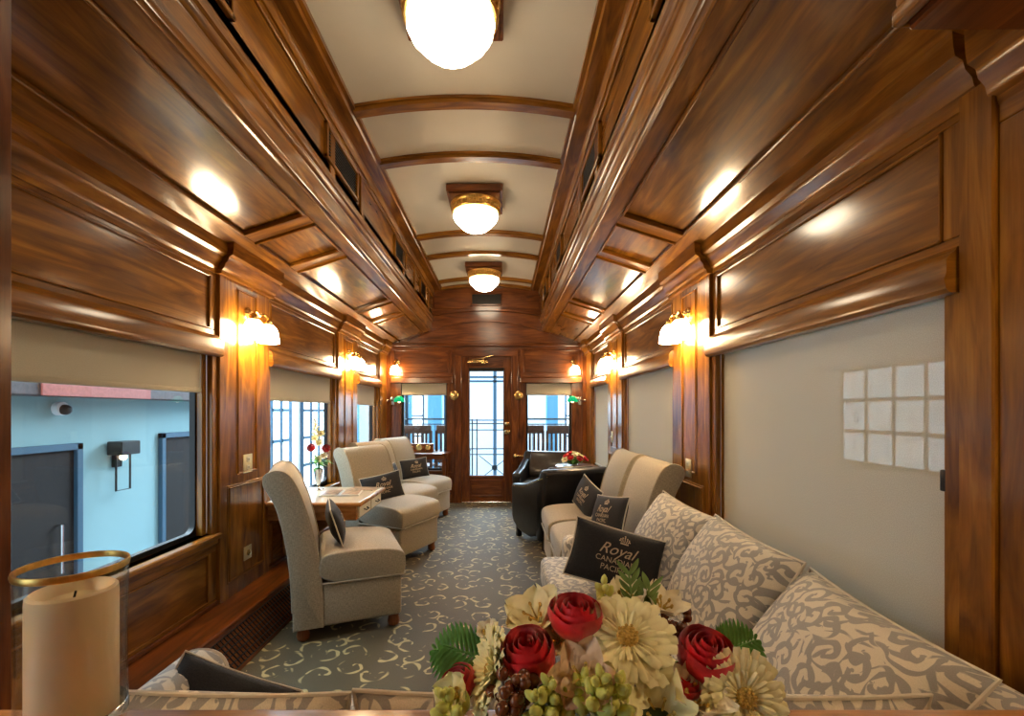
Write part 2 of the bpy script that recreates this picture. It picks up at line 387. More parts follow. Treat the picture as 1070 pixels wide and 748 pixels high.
def frame(b, plane, xf, s, y0, y1, z0, z1, fw=.06, d=.007, bead=.010):
    """stile and rail frame proud of a wall; s = inward direction sign. plane 'x' wall at x, rect in y,z; plane 'y' wall at y, rect in x,z"""
    def bx(a0, a1, c0, c1, dd, bv=.003):
        if plane == 'x': b.box(xf, xf + s * dd, a0, a1, c0, c1, bv)
        else: b.box(a0, a1, xf, xf + s * dd, c0, c1, bv)
    bx(y0, y1, z0, z0 + fw, d); bx(y0, y1, z1 - fw, z1, d)
    bx(y0, y0 + fw, z0 + fw, z1 - fw, d); bx(y1 - fw, y1, z0 + fw, z1 - fw, d)
    if bead:
        q = fw; e = bead
        bx(y0 + q, y1 - q, z0 + q, z0 + q + e, d + .005); bx(y0 + q, y1 - q, z1 - q - e, z1 - q, d + .005)
        bx(y0 + q, y0 + q + e, z0 + q, z1 - q, d + .005); bx(y1 - q - e, y1 - q, z0 + q, z1 - q, d + .005)
CROWN = [(0, -.115), (.014, -.115), (.018, -.095), (.030, -.085), (.036, -.062), (.052, -.045), (.058, -.022), (.078, -.010), (.082, .012), (.086, .07), (0, .07)]
VAL = [(0, -.055), (.040, -.055), (.052, -.045), (.056, -.02), (.050, -.004), (.050, .03), (.040, .045), (.030, .052), (.020, .065), (0, .065)]
SLOPE0, SLOPE1 = (1.40, 2.206), (.785, 2.4055)
for side, s in (('left', -1), ('right', 1)):
    X = lambda d: s * (XW - d)           # d metres into the room from the wall face
    b = MB()
    x0, x1 = s * XW, s * 1.535
    b.box(x0, x1, YB, YE + .12, 0, ZS, 0); b.box(x0, x1, YB, YE + .12, ZV, 3.12, 0)
    for a, c in ([(YB, -1.1), (-.05, 1.18)] if s < 0 else [(YB, 1.18)]) + PIL: b.box(x0, x1, a, c if c < 6.3 else YE + .12, ZS, ZV, 0, la=2)
    b.build('wall_' + side, 'panel', kind='structure')
    # pilasters: stiles, rails and inlaid panels
    b = MB()
    for a, c in PIL[:2] + [(PIL[2][0], PIL[2][1] - .0)]:
        b.box(X(0), X(.026), a, c, .17, 2.10, .004, la=2)
        if c - a > .4:
            frame(b, 'x', X(.026), -s, a + .07, c - .07, .26, ZS + .25, .012, .004, .008)
            frame(b, 'x', X(.026), -s, a + .16, c - .16, ZS + .30, 2.02, .010, .004, .006)
    b.box(X(0), X(.026), 1.09, 1.175, .0, 2.08, .004, la=2)
    b.build('trim_2' if s < 0 else 'trim_3', 'wood', kind='structure')
    # frieze panels over the windows, wainscot panels below them
    b = MB()
    for a, c in WIN:
        frame(b, 'x', X(0), -s, a, c, 1.675, 2.085, .055)
        frame(b, 'x', X(0), -s, a, c, .14, ZS - .03, .07)
    frame(b, 'x', X(0), -s, .10, 1.09, .14, 2.03, .07, .014, .014)
    frame(b, 'x', X(0), -s, -1.25, .05, 1.64, 2.03, .07, .014, .014)
    b.build('trim_4' if s < 0 else 'trim_5', 'wood', kind='structure')
    if s > 0: MB().box(X(0), X(.006), .17, 1.02, .21, 1.96, .002, la=2).build('trim_24', 'darkwood', kind='structure')
    # crown moulding, broken out round each pilaster
    b = MB()
    def run(poly, a, c, z, out=0):
        b.prism([(X(px + out) if px > 0 else X(0), z + pz) for px, pz in poly], a, c, 'y')
    run(CROWN, 1.13, YE, 2.165); run(CROWN, YB, 1.10, 2.12)
    for a, c in PIL: run(CROWN, a - .02, min(c + .02, YE), 2.165, .034)
    b.build('trim_6' if s < 0 else 'trim_7', 'wood', kind='structure')
    b = MB()
    for a, c in WIN:
        run(VAL, a, c, 1.635)
        # sill
        b.box(X(-.06), X(.045), a, c, ZS - .028, ZS, .006); b.box(X(0), X(.02), a, c, ZS - .06, ZS - .028, .004)
        for y in (a, c - .045): b.box(X(-.02), X(.012), y, y + .045, ZS, 1.60, .003, la=2)
        for y in (a + .045, c - .08): b.box(X(-.06), X(-.02), y, y + .035, ZS, 1.60, .003, la=2)
    b.build('trim_8' if s < 0 else 'trim_9', 'wood', kind='structure')
    # baseboard ledge and sloping heater grille
    b = MB()
    b.box(X(0), X(.228), YB, YE, .150, .176, .006); b.box(X(0), X(.022), YB, YE, .176, .20, .005)
    b.prism([(X(0), 0), (X(.345), 0), (X(.345), .014), (X(.218), .150), (X(0), .150)], YB, YE, 'y')
    hb = b.build('baseboard_' + side, 'redwood', kind='structure')
    # perforated grille screen on the slope
    b = MB(); L = math.hypot(.127, .136); nd = Vector((-s * .127, 0, -.136)).normalized(); nn = Vector((-s * .136, 0, .127)).normalized()
    p0 = Vector((X(.218), 0, .150))
    for i in range(6):
        q = p0 + nd * (.02 + i * (L - .03) / 5) + nn * .004
        b.tube([(q.x, .9, q.z), (q.x, YE, q.z)], .0035, 4)
    y = .9
    while y < 5.2:
        q0 = p0 + nd * .02 + nn * .006; q1 = p0 + nd * (L - .01) + nn * .006
        b.tube([(q0.x, y, q0.z), (q1.x, y, q1.z)], .003, 4); y += .028
    b.build('grille_screen', 'darkmetal', hb)
    # sloped lower deck of the ceiling with raised frames
    ax, az = SLOPE0; bx_, bz = SLOPE1; L = math.hypot(ax - bx_, bz - az)
    t = Vector((s * (bx_ - ax), 0, bz - az)).normalized(); nrm = Vector((-s * (bz - az), 0, -(ax - bx_))).normalized()   # down into the room
    Mx = Matrix(((t.x, 0, nrm.x, s * ax), (0, 1, 0, 0), (t.z, 0, nrm.z, az), (0, 0, 0, 1)))
    b = MB().box(0, L, YB, YE, -.03, 0, 0, Mx=Mx, la=1)
    b.build('ceiling_' + side, 'panel', kind='structure')
    b = MB()
    b.box(0, .18, YB, YE, 0, .012, .003, Mx=Mx, la=1); b.box(L - .10, L, YB, YE, 0, .012, .003, Mx=Mx, la=1)
    cells = [(YB, .62), (.74, 2.52), (2.64, 3.07), (3.19, 4.40), (4.52, 4.98), (5.10, YE)]
    for i in range(len(cells) - 1):
        b.box(.18, L - .10, cells[i][1], cells[i + 1][0], 0, .012, .003, Mx=Mx, la=0)
        for y in (cells[i][1] - .014, cells[i + 1][0]): b.box(.18, L - .10, y, y + .014, 0, .026, .004, Mx=Mx, la=0)
    for a, c in cells:
        for e in (.18, L - .114): b.box(e, e + .014, a, c, 0, .026, .004, Mx=Mx, la=1)
    b.build('trim_10' if s < 0 else 'trim_11', 'wood', kind='structure')
    # clerestory beam with mouldings, clerestory wall, top border
    b = MB()
    poly = [(.800, 2.410), (.800, 2.392), (.794, 2.384), (.784, 2.384), (.778, 2.394), (.770, 2.398), (.768, 2.412), (.762, 2.420), (.760, 2.505), (.748, 2.512), (.742, 2.524), (.744, 2.540), (.734, 2.548), (.732, 2.566), (.742, 2.580), (.742, 2.600), (.757, 2.612), (.757, 2.66), (.80, 2.66)]
    b.prism([(s * x, z) for x, z in poly], YB, YE, 'y')
    b.build('trim_12' if s < 0 else 'trim_13', 'wood', kind='structure')
    b = MB().box(s * .757, s * .80, YB, YE, 2.60, 3.10, 0)
    b.build('wall_clerestory_' + side, 'panel', kind='structure')
    b = MB()
    b.box(s * .757, s * .742, YB, YE, 2.87, 2.90, .004)
    b.prism([(s * .757, 2.90), (s * .735, 2.90), (s * .722, 2.925), (s * .722, 2.95), (s * .640, 2.95), (s * .632, 2.962), (s * .610, 2.962), (s * .610, 3.01), (s * .757, 3.01)], YB, YE, 'y')
    for y in RIBS[:5]: b.box(s * .757, s * .745, y - .035, y + .035, 2.60, 2.88, .003)
    b.build('trim_14' if s < 0 else 'trim_15', 'wood', kind='structure')

# far wall -------------------------------------------------------------
b = MB(); Y1 = YE + .12
DX, DZ = .345, 2.035
FW = [(-1.19, -.55), (.55, 1.19)]; FZ0, FZ1 = .45, 1.70
b.box(-XW, XW, YE, Y1, DZ, 3.12, 0)
for a, c in ((-XW, -1.19), (-.55, -DX), (DX, .55), (1.19, XW)): b.box(a, c, YE, Y1, 0, DZ, 0, la=2)
for a, c in FW: b.box(a, c, YE, Y1, 0, FZ0, 0); b.box(a, c, YE, Y1, FZ1, DZ, 0)
b.build('wall_far', 'redwood', kind='structure')
b = MB()
for a, c in ((-1.33, -.47), (.47, 1.33)):
    frame(b, 'y', YE, -1, a, c, 1.76, 2.17, .045); frame(b, 'y', YE, -1, a, c, .12, FZ0 - .02, .05)
    b.box(a, c, YE - .045, YE, FZ1 - .035, FZ1 + .045, .008); b.box(a, c, YE - .03, YE, FZ1 + .045, FZ1 + .06, .004)
    b.box(a + .08, c - .08, YE - .05, YE + .05, FZ0 - .03, FZ0, .006)
for x in (-1.42, -1.25, 1.25, 1.36): pass
for x0_, x1_ in ((-XW, -1.33), (1.33, XW)): b.box(x0_, x1_, YE - .02, YE, .12, 2.17, .004, la=2)
# door casing
for sx in (-1, 1): b.box(sx * DX, sx * (DX + .10), YE - .022, YE, 0, 2.12, .006, la=2); b.box(sx * (DX + .085), sx * (DX + .10), YE - .034, YE - .02, 0, 2.12, .004, la=2)
b.box(-DX - .10, DX + .10, YE - .024, YE, DZ, 2.12, .006)
b.box(-XW, XW, YE - .05, YE, 2.175, 2.20, .006); b.box(-XW, XW, YE - .035, YE, 2.20, 2.225, .006)
# arched bead over the lunette
def ring_arch(hw, z0, rise, th, d):
    n = 24; up = [(-hw + 2 * hw * i / n, z0 + rise * (1 - (2 * i / n - 1) ** 2)) for i in range(n + 1)]
    b.prism(up + [(x, z + th) for x, z in up[::-1]], YE - d, YE, 'y')
ring_arch(1.10, 2.25, .27, .022, .02); ring_arch(.74, 2.60, .07, .03, .035)
b.box(-.73, .73, YE - .012, YE, 2.70, 2.98, .003)
b.build('trim_16', 'redwood', kind='structure')
b = MB().box(-1.6, 1.6, YB - .1, YB, 0, 3.12, 0); b.build('wall_near', 'panel', kind='structure')

# windows --------------------------------------------------------------
def rrect(y0, y1, z0, z1, r, n=5):
    out = []
    for cy, cz, a0 in ((y1 - r, z1 - r, 0), (y0 + r, z1 - r, 90), (y0 + r, z0 + r, 180), (y1 - r, z0 + r, 270)):
        for i in range(n + 1):
            a = radians(a0 + 90 * i / n); out.append((cy + r * cos(a), cz + r * sin(a)))
    return out
wn = 1
def window(plane, pos, a0, a1, z0, z1, out_s, r=.05):
    """pane in a black gasket frame with rounded corners"""
    global wn
    b = MB(); inner = rrect(a0 + .03, a1 - .03, z0 + .025, z1 - .025, r); outer = rrect(a0, a1, z0, z1, .002)
    n = len(inner)
    for d0, d1 in ((0, .03),):
        vs_ = []
        for ring in (outer, inner):
            for dd in (d0, d1):
                for p in ring:
                    q = pos + out_s * dd
                    vs_.append((q, p[0], p[1]) if plane == 'x' else (p[0], q, p[1]))
        fs = []
        for i in range(n):
            j = (i + 1) % n
            fs += [(i, j, n * 2 + j, n * 2 + i), (n * 2 + i, n * 2 + j, n * 3 + j, n * 3 + i), (n + i, n + j, n * 3 + j, n * 3 + i), (i, j, n + j, n + i)]
        b.add(vs_, fs)
    fr = b.build('window_%d' % wn, 'blacksteel', kind='structure'); wn += 1
    q0, q1 = pos + out_s * .012, pos + out_s * .018
    b = MB()
    if plane == 'x': b.box(q0, q1, a0 + .02, a1 - .02, z0 + .02, z1 - .02, 0)
    else: b.box(a0 + .02, a1 - .02, q0, q1, z0 + .02, z1 - .02, 0)
    b.build('window_pane', 'glass', fr)
for s in (-1, 1):
    for a, c in WIN: window('x', s * (XW + .055), a + .06, c - .06, ZS, ZV, s)
window('x', -(XW + .055), -1.1, -.05, ZS, ZV, -1)  # unseen window added behind the camera, lets daylight onto the bouquet and ledge
for a, c in FW: window('y', YE + .06, a, c, FZ0, FZ1, 1, .02)

# door -----------------------------------------------------------------
b = MB(); y0, y1 = YE + .03, YE + .075
GX, GZ0, GZ1 = .235, .375, 1.85
b.box(-DX - .006, -GX, y0, y1, .0, DZ + .006, .003, la=2); b.box(GX, DX + .006, y0, y1, .0, DZ + .006, .003, la=2)
b.box(-GX, GX, y0, y1, .0, GZ0, .003); b.box(-GX, GX, y0, y1, GZ1, DZ + .006, .003)
frame(b, 'y', y0, -1, -GX - .03, GX + .03, GZ0 - .03, GZ1 + .03, .02, .010, 0)
frame(b, 'y', y0, -1, -GX, GX, .08, GZ0 - .05, .015, .008, .01)
dr = b.build('door_1', 'redwood', kind='structure')
MB().box(-GX, GX, y0 + .02, y0 + .026, GZ0, GZ1, 0).build('window_pane', 'glass', dr)
b = MB(); b.box(-GX - .01, GX + .01, y0 - .032, y0 - .006, GZ1 - .02, GZ1 + .03, .006, 2); b.build('blind_cassette', 'darkmetal', dr)
b = MB(); b.box(-.26, .02, y0 - .05, y0 - .01, 1.945, 1.985, .008, 2); b.box(-.06, -.02, y0 - .07, y0 - .01, 1.93, 2.0, .01, 2); b.tube([(-.2, y0 - .045, 1.99), (-.04, YE - .06, 2.01), (.1, YE - .03, 2.05)], .007)
tag(b.build('door_closer', 'brass', dr), 'brass door closer at the head of the door')
for z, r in ((1.10, .026), (.985, .036)):
    b = MB(); Mx = lookM((.285, y0, z), (0, -1, 0))
    b.box(-.04, .04, -.028, .028, 0, .006, .004, 2, Mx=Mx); b.lathe([(.012, .004), (.010, .03), (r * .7, .038), (r, .052), (r * .8, .066), (0, .07)], 18, Mx)
    b.build('door_knob', 'brass', dr)
b = MB(); b.box(-DX, DX, YE - .02, YE + .1, 0, .018, .004); b.build('trim_17', 'chrome', kind='structure')
for sx in (-1, 1):
    b = MB(); b.lathe([(.062, 0), (.062, .008), (.05, .014), (.045, .010), (.02, .012), (.018, .03), (0, .034)], 28, lookM((sx * .448, YE - .036, 1.495), (0, -1, 0)))
    tag(b.build('brass_rosette', 'brass'), 'round brass rosette on the door casing, %s of the door glass' % ('left' if sx < 0 else 'right'), 'rosette', 'brass rosettes beside the door')
b = MB(); b.lathe([(.026, 0), (.026, .008), (.012, .012), (.011, .045)], 16, lookM((.40, YE - .036, .66), (0, -1, 0))); b.tube([(.40, YE - .08, .66), (.46, YE - .085, .665), (.52, YE - .085, .66)], .009)
tag(b.build('lever_handle', 'brass'), 'brass lever handle low on the wall right of the door', 'handle')

# bulkhead wing, half wall and its ledge at the camera end ---------------
b = MB(); b.box(-XW, -.662, .74, .80, .0, 2.62, .004, la=2)
frame(b, 'y', .80, 1, -1.36, -.69, .30, 2.0, .07)
b.box(-.668, -.654, .735, .805, 0, 2.62, .004, la=2)
b.build('trim_18', 'redwood', kind='structure')
b = MB(); b.box(-.654, XW, .60, .645, 0, .80, .003); b.box(-.654, XW, .12, .672, .800, .833, .008, 2); b.box(-.654, XW, .645, .66, .77, .80, .005)
b.build('trim_19', 'golden', kind='structure')
# vents -----------------------------------------------------------------
def vent(name, plane, pos, s, a0, a1, z0, z1, label, group):
    root = thing(name, label, 'air vent', (pos, (a0 + a1) / 2, z0) if plane == 'x' else ((a0 + a1) / 2, pos, z0), group=group)
    o = root.location
    def bx(b, c0, c1, e0, e1, d0, d1, bv=.003):
        if plane == 'x': b.box(pos + s * d0 - o.x, pos + s * d1 - o.x, c0 - o.y, c1 - o.y, e0 - o.z, e1 - o.z, bv)
        else: b.box(c0 - o.x, c1 - o.x, pos + s * d0 - o.y, pos + s * d1 - o.y, e0 - o.z, e1 - o.z, bv)
    b = MB(); f = .022
    bx(b, a0, a1, z0, z0 + f, 0, .022); bx(b, a0, a1, z1 - f, z1, 0, .022); bx(b, a0, a0 + f, z0, z1, 0, .022); bx(b, a1 - f, a1, z0, z1, 0, .022)
    b.build('vent_frame', 'wood' if plane == 'x' else 'redwood', root)
    b = MB(); bx(b, a0 + f, a1 - f, z0 + f, z1 - f, .001, .004, 0)
    n = 9
    for i in range(n):
        zz = z0 + f + (z1 - z0 - 2 * f) * (i + .5) / n; bx(b, a0 + f, a1 - f, zz - .003, zz + .003, .004, .012, .001)
    b.build('louvre_panel', 'darkmetal', root)
for s in (-1, 1):
    for i, yc in enumerate((1.35, 2.74, 4.30, 5.55)):
        hl = (.27, .27, .24, .20)[i]
        vent('ceiling_vent', 'x', s * .757, -s, yc - hl, yc + hl, 2.655, 2.855,
             'dark louvred vent in the %s clerestory strip, %s' % ('left' if s < 0 else 'right', ('nearest the camera', 'second from the camera', 'third from the camera', 'nearest the far wall')[i]), 'clerestory vents')
vent('wall_vent', 'y', YE - .012, -1, -.22, .22, 2.74, 2.92, 'dark louvred vent high on the far wall above the door', None)
for o in COL.objects:
    if o.name == 'wall_vent' and 'group' in o: del o['group']

# overhead cabinet at the top right, by the camera
root = thing('overhead_cabinet', 'wooden overhead cabinet high at the top right corner, nearest the camera', 'cabinet', (1.15, .45, 1.897))
b = MB(); b.box(-.27, .255, -.30, .30, .0, .25, .004); b.build('body', 'redwood', root)
b = MB(); b.box(-.276, -.27, -.25, .25, .07, .24, .002); b.build('side_panel', 'ivory', root)  # ivory tone paints in the whitish highlight on this face
b = MB(); b.box(-.29, -.27, -.31, .31, .012, .04, .006, 2); b.box(-.283, -.27, -.31, .31, .045, .062, .005, 2)
b.box(-.29, .255, .30, .31, .012, .04, .006, 2); b.build('moulding', 'wood', root)

# roller shades ----------------------------------------------------------
def roller(plane, pos, s, a0, a1, ztop, zbot, label, mat, cord=None):
    root = thing('roller_shade', label, 'window shade', (pos, (a0 + a1) / 2, zbot) if plane == 'x' else ((a0 + a1) / 2, pos, zbot), group='roller shades')
    o = root.location; h = ztop - zbot; hw = (a1 - a0) / 2
    b = MB(); bb = MB(); c = MB()
    if plane == 'x':
        b.box(-.0012, .0012, -hw, hw, 0, h, 0, la=1); bb.box(-.008, .008, -hw, hw, -.012, .012, .004, 2)
        c.tube([(0, -hw, h), (0, hw, h)], .018, 12)
    else:
        b.box(-hw, hw, -.0012, .0012, 0, h, 0, la=0); bb.box(-hw, hw, -.008, .008, -.012, .012, .004, 2)
        c.tube([(-hw, 0, h), (hw, 0, h)], .018, 12)
    b.build('cloth', mat, root); bb.build('bottom_bar', 'shade', root); c.build('roller_tube', 'shade', root)
    if cord: 
        b = MB(); b.box(-.012, .002, cord - o.y - .012, cord - o.y + .012, cord_z - o.z - .03, cord_z - o.z + .03, .004, 2); b.build('cord_stop', 'blacksteel', root)
names = ('first window from the camera', 'middle window', 'last window before the far wall')
for i, (a, c) in enumerate(WIN):
    roller('x', -(XW + .028), -1, a + .05, c - .085, 1.63, (1.385, 1.36, 1.36)[i], 'partly raised grey roller shade in the left %s' % names[i], 'shade')
    cord_z = 1.08
    roller('x', XW + .022, 1, a + .05, c - .05, 1.63, ZS + .015, 'fully lowered grey roller shade covering the right %s' % names[i], 'screen', cord=a + .07 if i == 0 else None)
roller('y', YE + .02, 1, -1.18, -.56, 1.68, 1.51, 'short grey roller shade over the far window left of the door', 'shade')
roller('y', YE + .02, 1, .56, 1.18, 1.68, 1.51, 'short grey roller shade over the far window right of the door', 'shade')
# ================================================================== LIGHTS OF THE CAR
def make_ceiling_lamp():
    root = thing('ceiling_lamp', '', 'ceiling light', (-.0, 1.88, 3.03), group='opal ceiling lamps')
    b = MB(); b.box(-.235, .235, -.235, .235, -.055, 0, .006); b.box(-.215, .215, -.215, .215, -.068, -.055, .005); b.build('mounting_plate', 'redwood', root)
    b = MB(); b.lathe([(.205, -.065), (.222, -.072), (.218, -.085), (.206, -.095), (.206, -.125), (.214, -.134), (.205, -.146), (.18, -.148), (.17, -.07)], 48, cap=False)
    for i in range(36):
        a = 2 * pi * i / 36; b.ell((.208 * cos(a), .208 * sin(a), -.110), (.010, .010, .014), 6, 5)
    b.build('gilt_band', 'gilt', root)
    root.scale = (.93, .93, 1)
    b = MB(); b.lathe([(.186, -.142), (.191, -.158), (.190, -.176), (.178, -.20), (.160, -.218), (.145, -.228), (.130, -.248), (.105, -.268), (.07, -.282), (.03, -.289), (.0, -.29)], 64, lobes=16, amp=.03, cap=False)
    b.build('glass_globe', 'globe', root); return root
L1 = make_ceiling_lamp(); L1['label'] = 'white opal ceiling lamp with gilt band, nearest the camera at the top edge'
dup(L1, (0, 3.72, 3.03), 0, 'white opal ceiling lamp with gilt band, middle of the three on the ceiling')
dup(L1, (0, 5.55, 3.03), 0, 'white opal ceiling lamp with gilt band, farthest one near the end wall')
BELL = [(.018, .118), (.030, .112), (.046, .095), (.056, .07), (.062, .035), (.066, .006), (.064, 0), (.060, .006), (.056, .035), (.05, .07), (.04, .093), (.016, .108)]
def make_sconce(double, gap=.085):
    """wall plate at origin, arm towards +X"""
    root = thing('wall_sconce', '', 'wall lamp', (0, 0, 0), group='brass wall sconces')
    b = MB(); b.lathe([(.045, 0), (.045, .008), (.036, .016), (.03, .018), (.02, .03), (0, .034)], 24, lookM((0, 0, .02), (1, 0, 0))); b.build('wall_plate', 'brass', root)
    ys = (-gap, gap) if double else (0,)
    b = MB(); b.tube([(.02, 0, .02), (.05, 0, .03), (.075, 0, .02)], .009)
    if double: b.tube([(.085, -gap, -.012), (.09, -gap, .012), (.08, -gap * .6, .03), (.075, 0, .018), (.08, gap * .6, .03), (.09, gap, .012), (.085, gap, -.012)], .007)
    else: b.tube([(.075, 0, .02), (.088, 0, .012), (.088, 0, -.012)], .007)
    b.ell((.075, 0, .02), .016); b.build('arm', 'brass', root)
    for y in ys:
        h = MB(); h.lathe([(.008, .02), (.016, .012), (.026, 0), (.028, -.02), (.024, -.022)], 20, Matrix.Translation((.088, y, -.01))); hh = h.build('shade_holder', 'brass', root)
        g = MB(); g.lathe([(r, z) for r, z in BELL], 40, Matrix.Translation((.088, y, -.145)), lobes=20, amp=.03, cap=False)
        g.build('bell_shade', 'bell', root)
    return root
sc0 = make_sconce(True); sc0.location = (-XW + .026, 2.86, 1.86); sc0['label'] = 'double brass sconce with lit bell shades, left pilaster nearest the camera'
dup(sc0, (-XW + .026, 4.75, 1.86), 0, 'double brass sconce with lit bell shades, second left pilaster')
dup(sc0, (XW - .026, 2.86, 1.86), pi, 'double brass sconce with lit bell shades, right pilaster nearest the camera')
dup(sc0, (XW - .026, 4.75, 1.86), pi, 'double brass sconce with lit bell shades, second right pilaster')
sc1 = make_sconce(False); sc1.location = (-1.25, YE - .010, 1.93); sc1.rotation_euler.z = -pi / 2; sc1['label'] = 'single brass sconce with lit bell shade on the far wall, left corner'
dup(sc0, (-XW + .002, .25, 1.86), 0, 'added double brass sconce, out of view on the left wall beside the camera')  # unseen, added to light the bouquet and candle from the left
dup(sc1, (XW - .016, .25, 1.88), pi, 'added single brass sconce, out of view on the right wall beside the camera')  # also added out of view, brightens the foreground flowers
dup(sc1, (1.22, YE - .010, 1.93), -pi / 2, 'single brass sconce with lit bell shade on the far wall, right corner')
def green_lamp(sx):
    root = thing('swing_arm_lamp', 'small green glass shaded lamp on a steel swing arm in the far %s corner' % ('left' if sx < 0 else 'right'), 'lamp', (sx * 1.30, YE - .02, 1.42), group='green shaded swing arm lamps')
    b = MB(); b.box(-.03, .03, -.02, 0, -.06, .06, .006, 2); b.tube([(0, -.02, .02), (sx * .05, -.10, .0), (-sx * .03, -.20, .02), (-sx * .12, -.22, .05)], .009)
    b.ell((sx * .05, -.10, 0), .018); b.ell((-sx * .03, -.20, .02), .02); b.ell((0, -.03, .02), .025); b.build('swing_arm', 'chrome', root)
    b = MB(); b.lathe([(.02, .06), (.04, .05), (.065, .02), (.075, -.02), (.072, -.02), (.06, .018), (.038, .045), (.02, .055)], 24, Matrix.Translation((-sx * .14, -.22, .0))); b.build('green_shade', 'greenglass', root)
    b = MB(); b.ell((-sx * .14, -.22, -.01), .022); b.build('bulb', 'lampglow', root)
green_lamp(-1); green_lamp(1)
# switch plates and sockets
def plate(x, y, z, s, h, w_, label, kind, rough=None):
    root = thing('socket_plate' if kind != 'switch' else 'switch_plate', label, 'wall socket' if kind != 'switch' else 'light switch', (x, y, z))
    b = MB(); b.box(0, s * .005, -w_ / 2, w_ / 2, -h / 2, h / 2, .002, 2); b.build('cover_plate', 'plate', root)
    b = MB()
    if kind == 'socket':
        for zz in (-.025, .025):
            b.box(s * .005, s * .008, -.017, .017, zz - .016, zz + .016, .003, 2)
        b.build('receptacle', 'ivory', root)
        b = MB()
        for zz in (-.025, .025):
            for yy in (-.007, .007): b = MB(); b.box(s * .008, s * .0087, yy - .0015, yy + .0015, zz - .005, zz + .006, 0); b.build('slot', 'blacksteel', root)
    elif kind == 'switch':
        b.box(s * .005, s * .016, -.005, .005, -.008, .012, .002); b.build('toggle', 'ivory', root)
    else:
        b.lathe([(.018, 0), (.018, .004), (.01, .006), (.009, .012), (0, .013)], 20, lookM((s * .005, 0, 0), (s, 0, 0))); b.build('jack', 'brass', root)
plate(-XW + .026, 2.86, .945, 1, .115, .10, 'brass socket plate at sill height on the near left pilaster', 'socket')
plate(-XW + .026, 2.86, .385, 1, .085, .085, 'square brass jack plate low on the near left pilaster', 'jack')
plate(XW - .026, 2.86, .915, -1, .115, .085, 'brass socket plate on the near right pilaster beside the sofa', 'socket')
plate(XW - .026, 4.85, 1.0, -1, .12, .075, 'brass switch plate on the second right pilaster', 'switch')

# ================================================================== SEATING
def extr(poly, hw, bev, name, mat, parent, seg=3, Mx=None):
    b = MB(); b.prism(poly, -hw, hw, 'y', bev, seg, Mx=Mx, smooth=True); return b.build(name, mat, parent, sharp=50)
def smoothpoly(pts, it=2):
    for _ in range(it):
        q = []
        for i in range(len(pts)):
            a, b = pts[i], pts[(i + 1) % len(pts)]
            q += [(a[0] * .75 + b[0] * .25, a[1] * .75 + b[1] * .25), (a[0] * .25 + b[0] * .75, a[1] * .25 + b[1] * .75)]
        pts = q
    return pts
BACKP = [(-.30, .075), (-.30, .075), (-.305, .35), (-.335, .58), (-.375, .75), (-.42, .84), (-.445, .885), (-.438, .93), (-.39, .952), (-.335, .94), (-.29, .88), (-.24, .75), (-.205, .62), (-.175, .48), (-.155, .30), (-.15, .075), (-.15, .075)]
def make_slipper():
    """faces +X"""
    root = thing('slipper_chair', '', 'armless chair', (0, 0, 0), group='beige armless chairs')
    hw = .28
    bp = smoothpoly(BACKP, 2)
    extr(bp, hw, .022, 'backrest', 'tweed', root)
    for sy in (-1, 1):
        b = MB(); b.tube([(x, sy * (hw - .007), z) for x, z in bp[4:-6]], .0065, 6); b.build('piping', 'tweed', root)
    b = MB(); b.box(-.155, .285, -hw + .004, hw - .004, .075, .315, .02, 3); b.build('seat_base', 'tweed', root, sharp=50)
    # crowned seat cushion
    def top(u, v, w_=.45, d=.56):
        return None
    cp = smoothpoly([(-.17, .31), (.29, .31), (.305, .33), (.31, .42), (.285, .455), (.2, .475), (.05, .485), (-.1, .48), (-.17, .46)], 2)
    extr(cp, hw + .002, .028, 'seat', 'tweed', root, 4)
    b = MB(); b.tube([(-.15, -hw - .002, .315), (.288, -hw - .002, .315), (.306, -hw + .02, .315), (.306, hw - .02, .315), (.288, hw + .002, .315), (-.15, hw + .002, .315)], .006, 6); b.build('seat_piping', 'tweed', root)
    for x in (-.25, .245):
        for y in (-.225, .225):
            b = MB(); b.lathe([(.020, 0), (.032, .01), (.036, .03), (.03, .055), (.034, .08)], 14, Matrix.Translation((x, y, 0))); b.build('leg', 'foot', root)
    return root
ch0 = make_slipper(); ch0['label'] = 'beige tweed armless chair facing right with its side to the camera, nearest on the left'
ch0.location = (-.745, 2.83, 0); ch0.rotation_euler.z = radians(22)
dup(ch0, (-.75, 4.07, 0), radians(-25), 'beige tweed armless chair just beyond the small wall table on the left')
dup(ch0, (-.86, 4.77, 0), radians(-22), 'beige tweed armless chair on the left, between two others of its row')
dup(ch0, (-.79, 5.46, 0), radians(-22), 'beige tweed armless chair on the left, farthest, beside the corner desk')
dup(ch0, (.87, 3.02, 0), radians(180), 'beige tweed armless chair on the right, directly beyond the patterned sofa')
dup(ch0, (.86, 3.63, 0), radians(180), 'beige tweed armless chair on the right, next to the black leather armchairs')

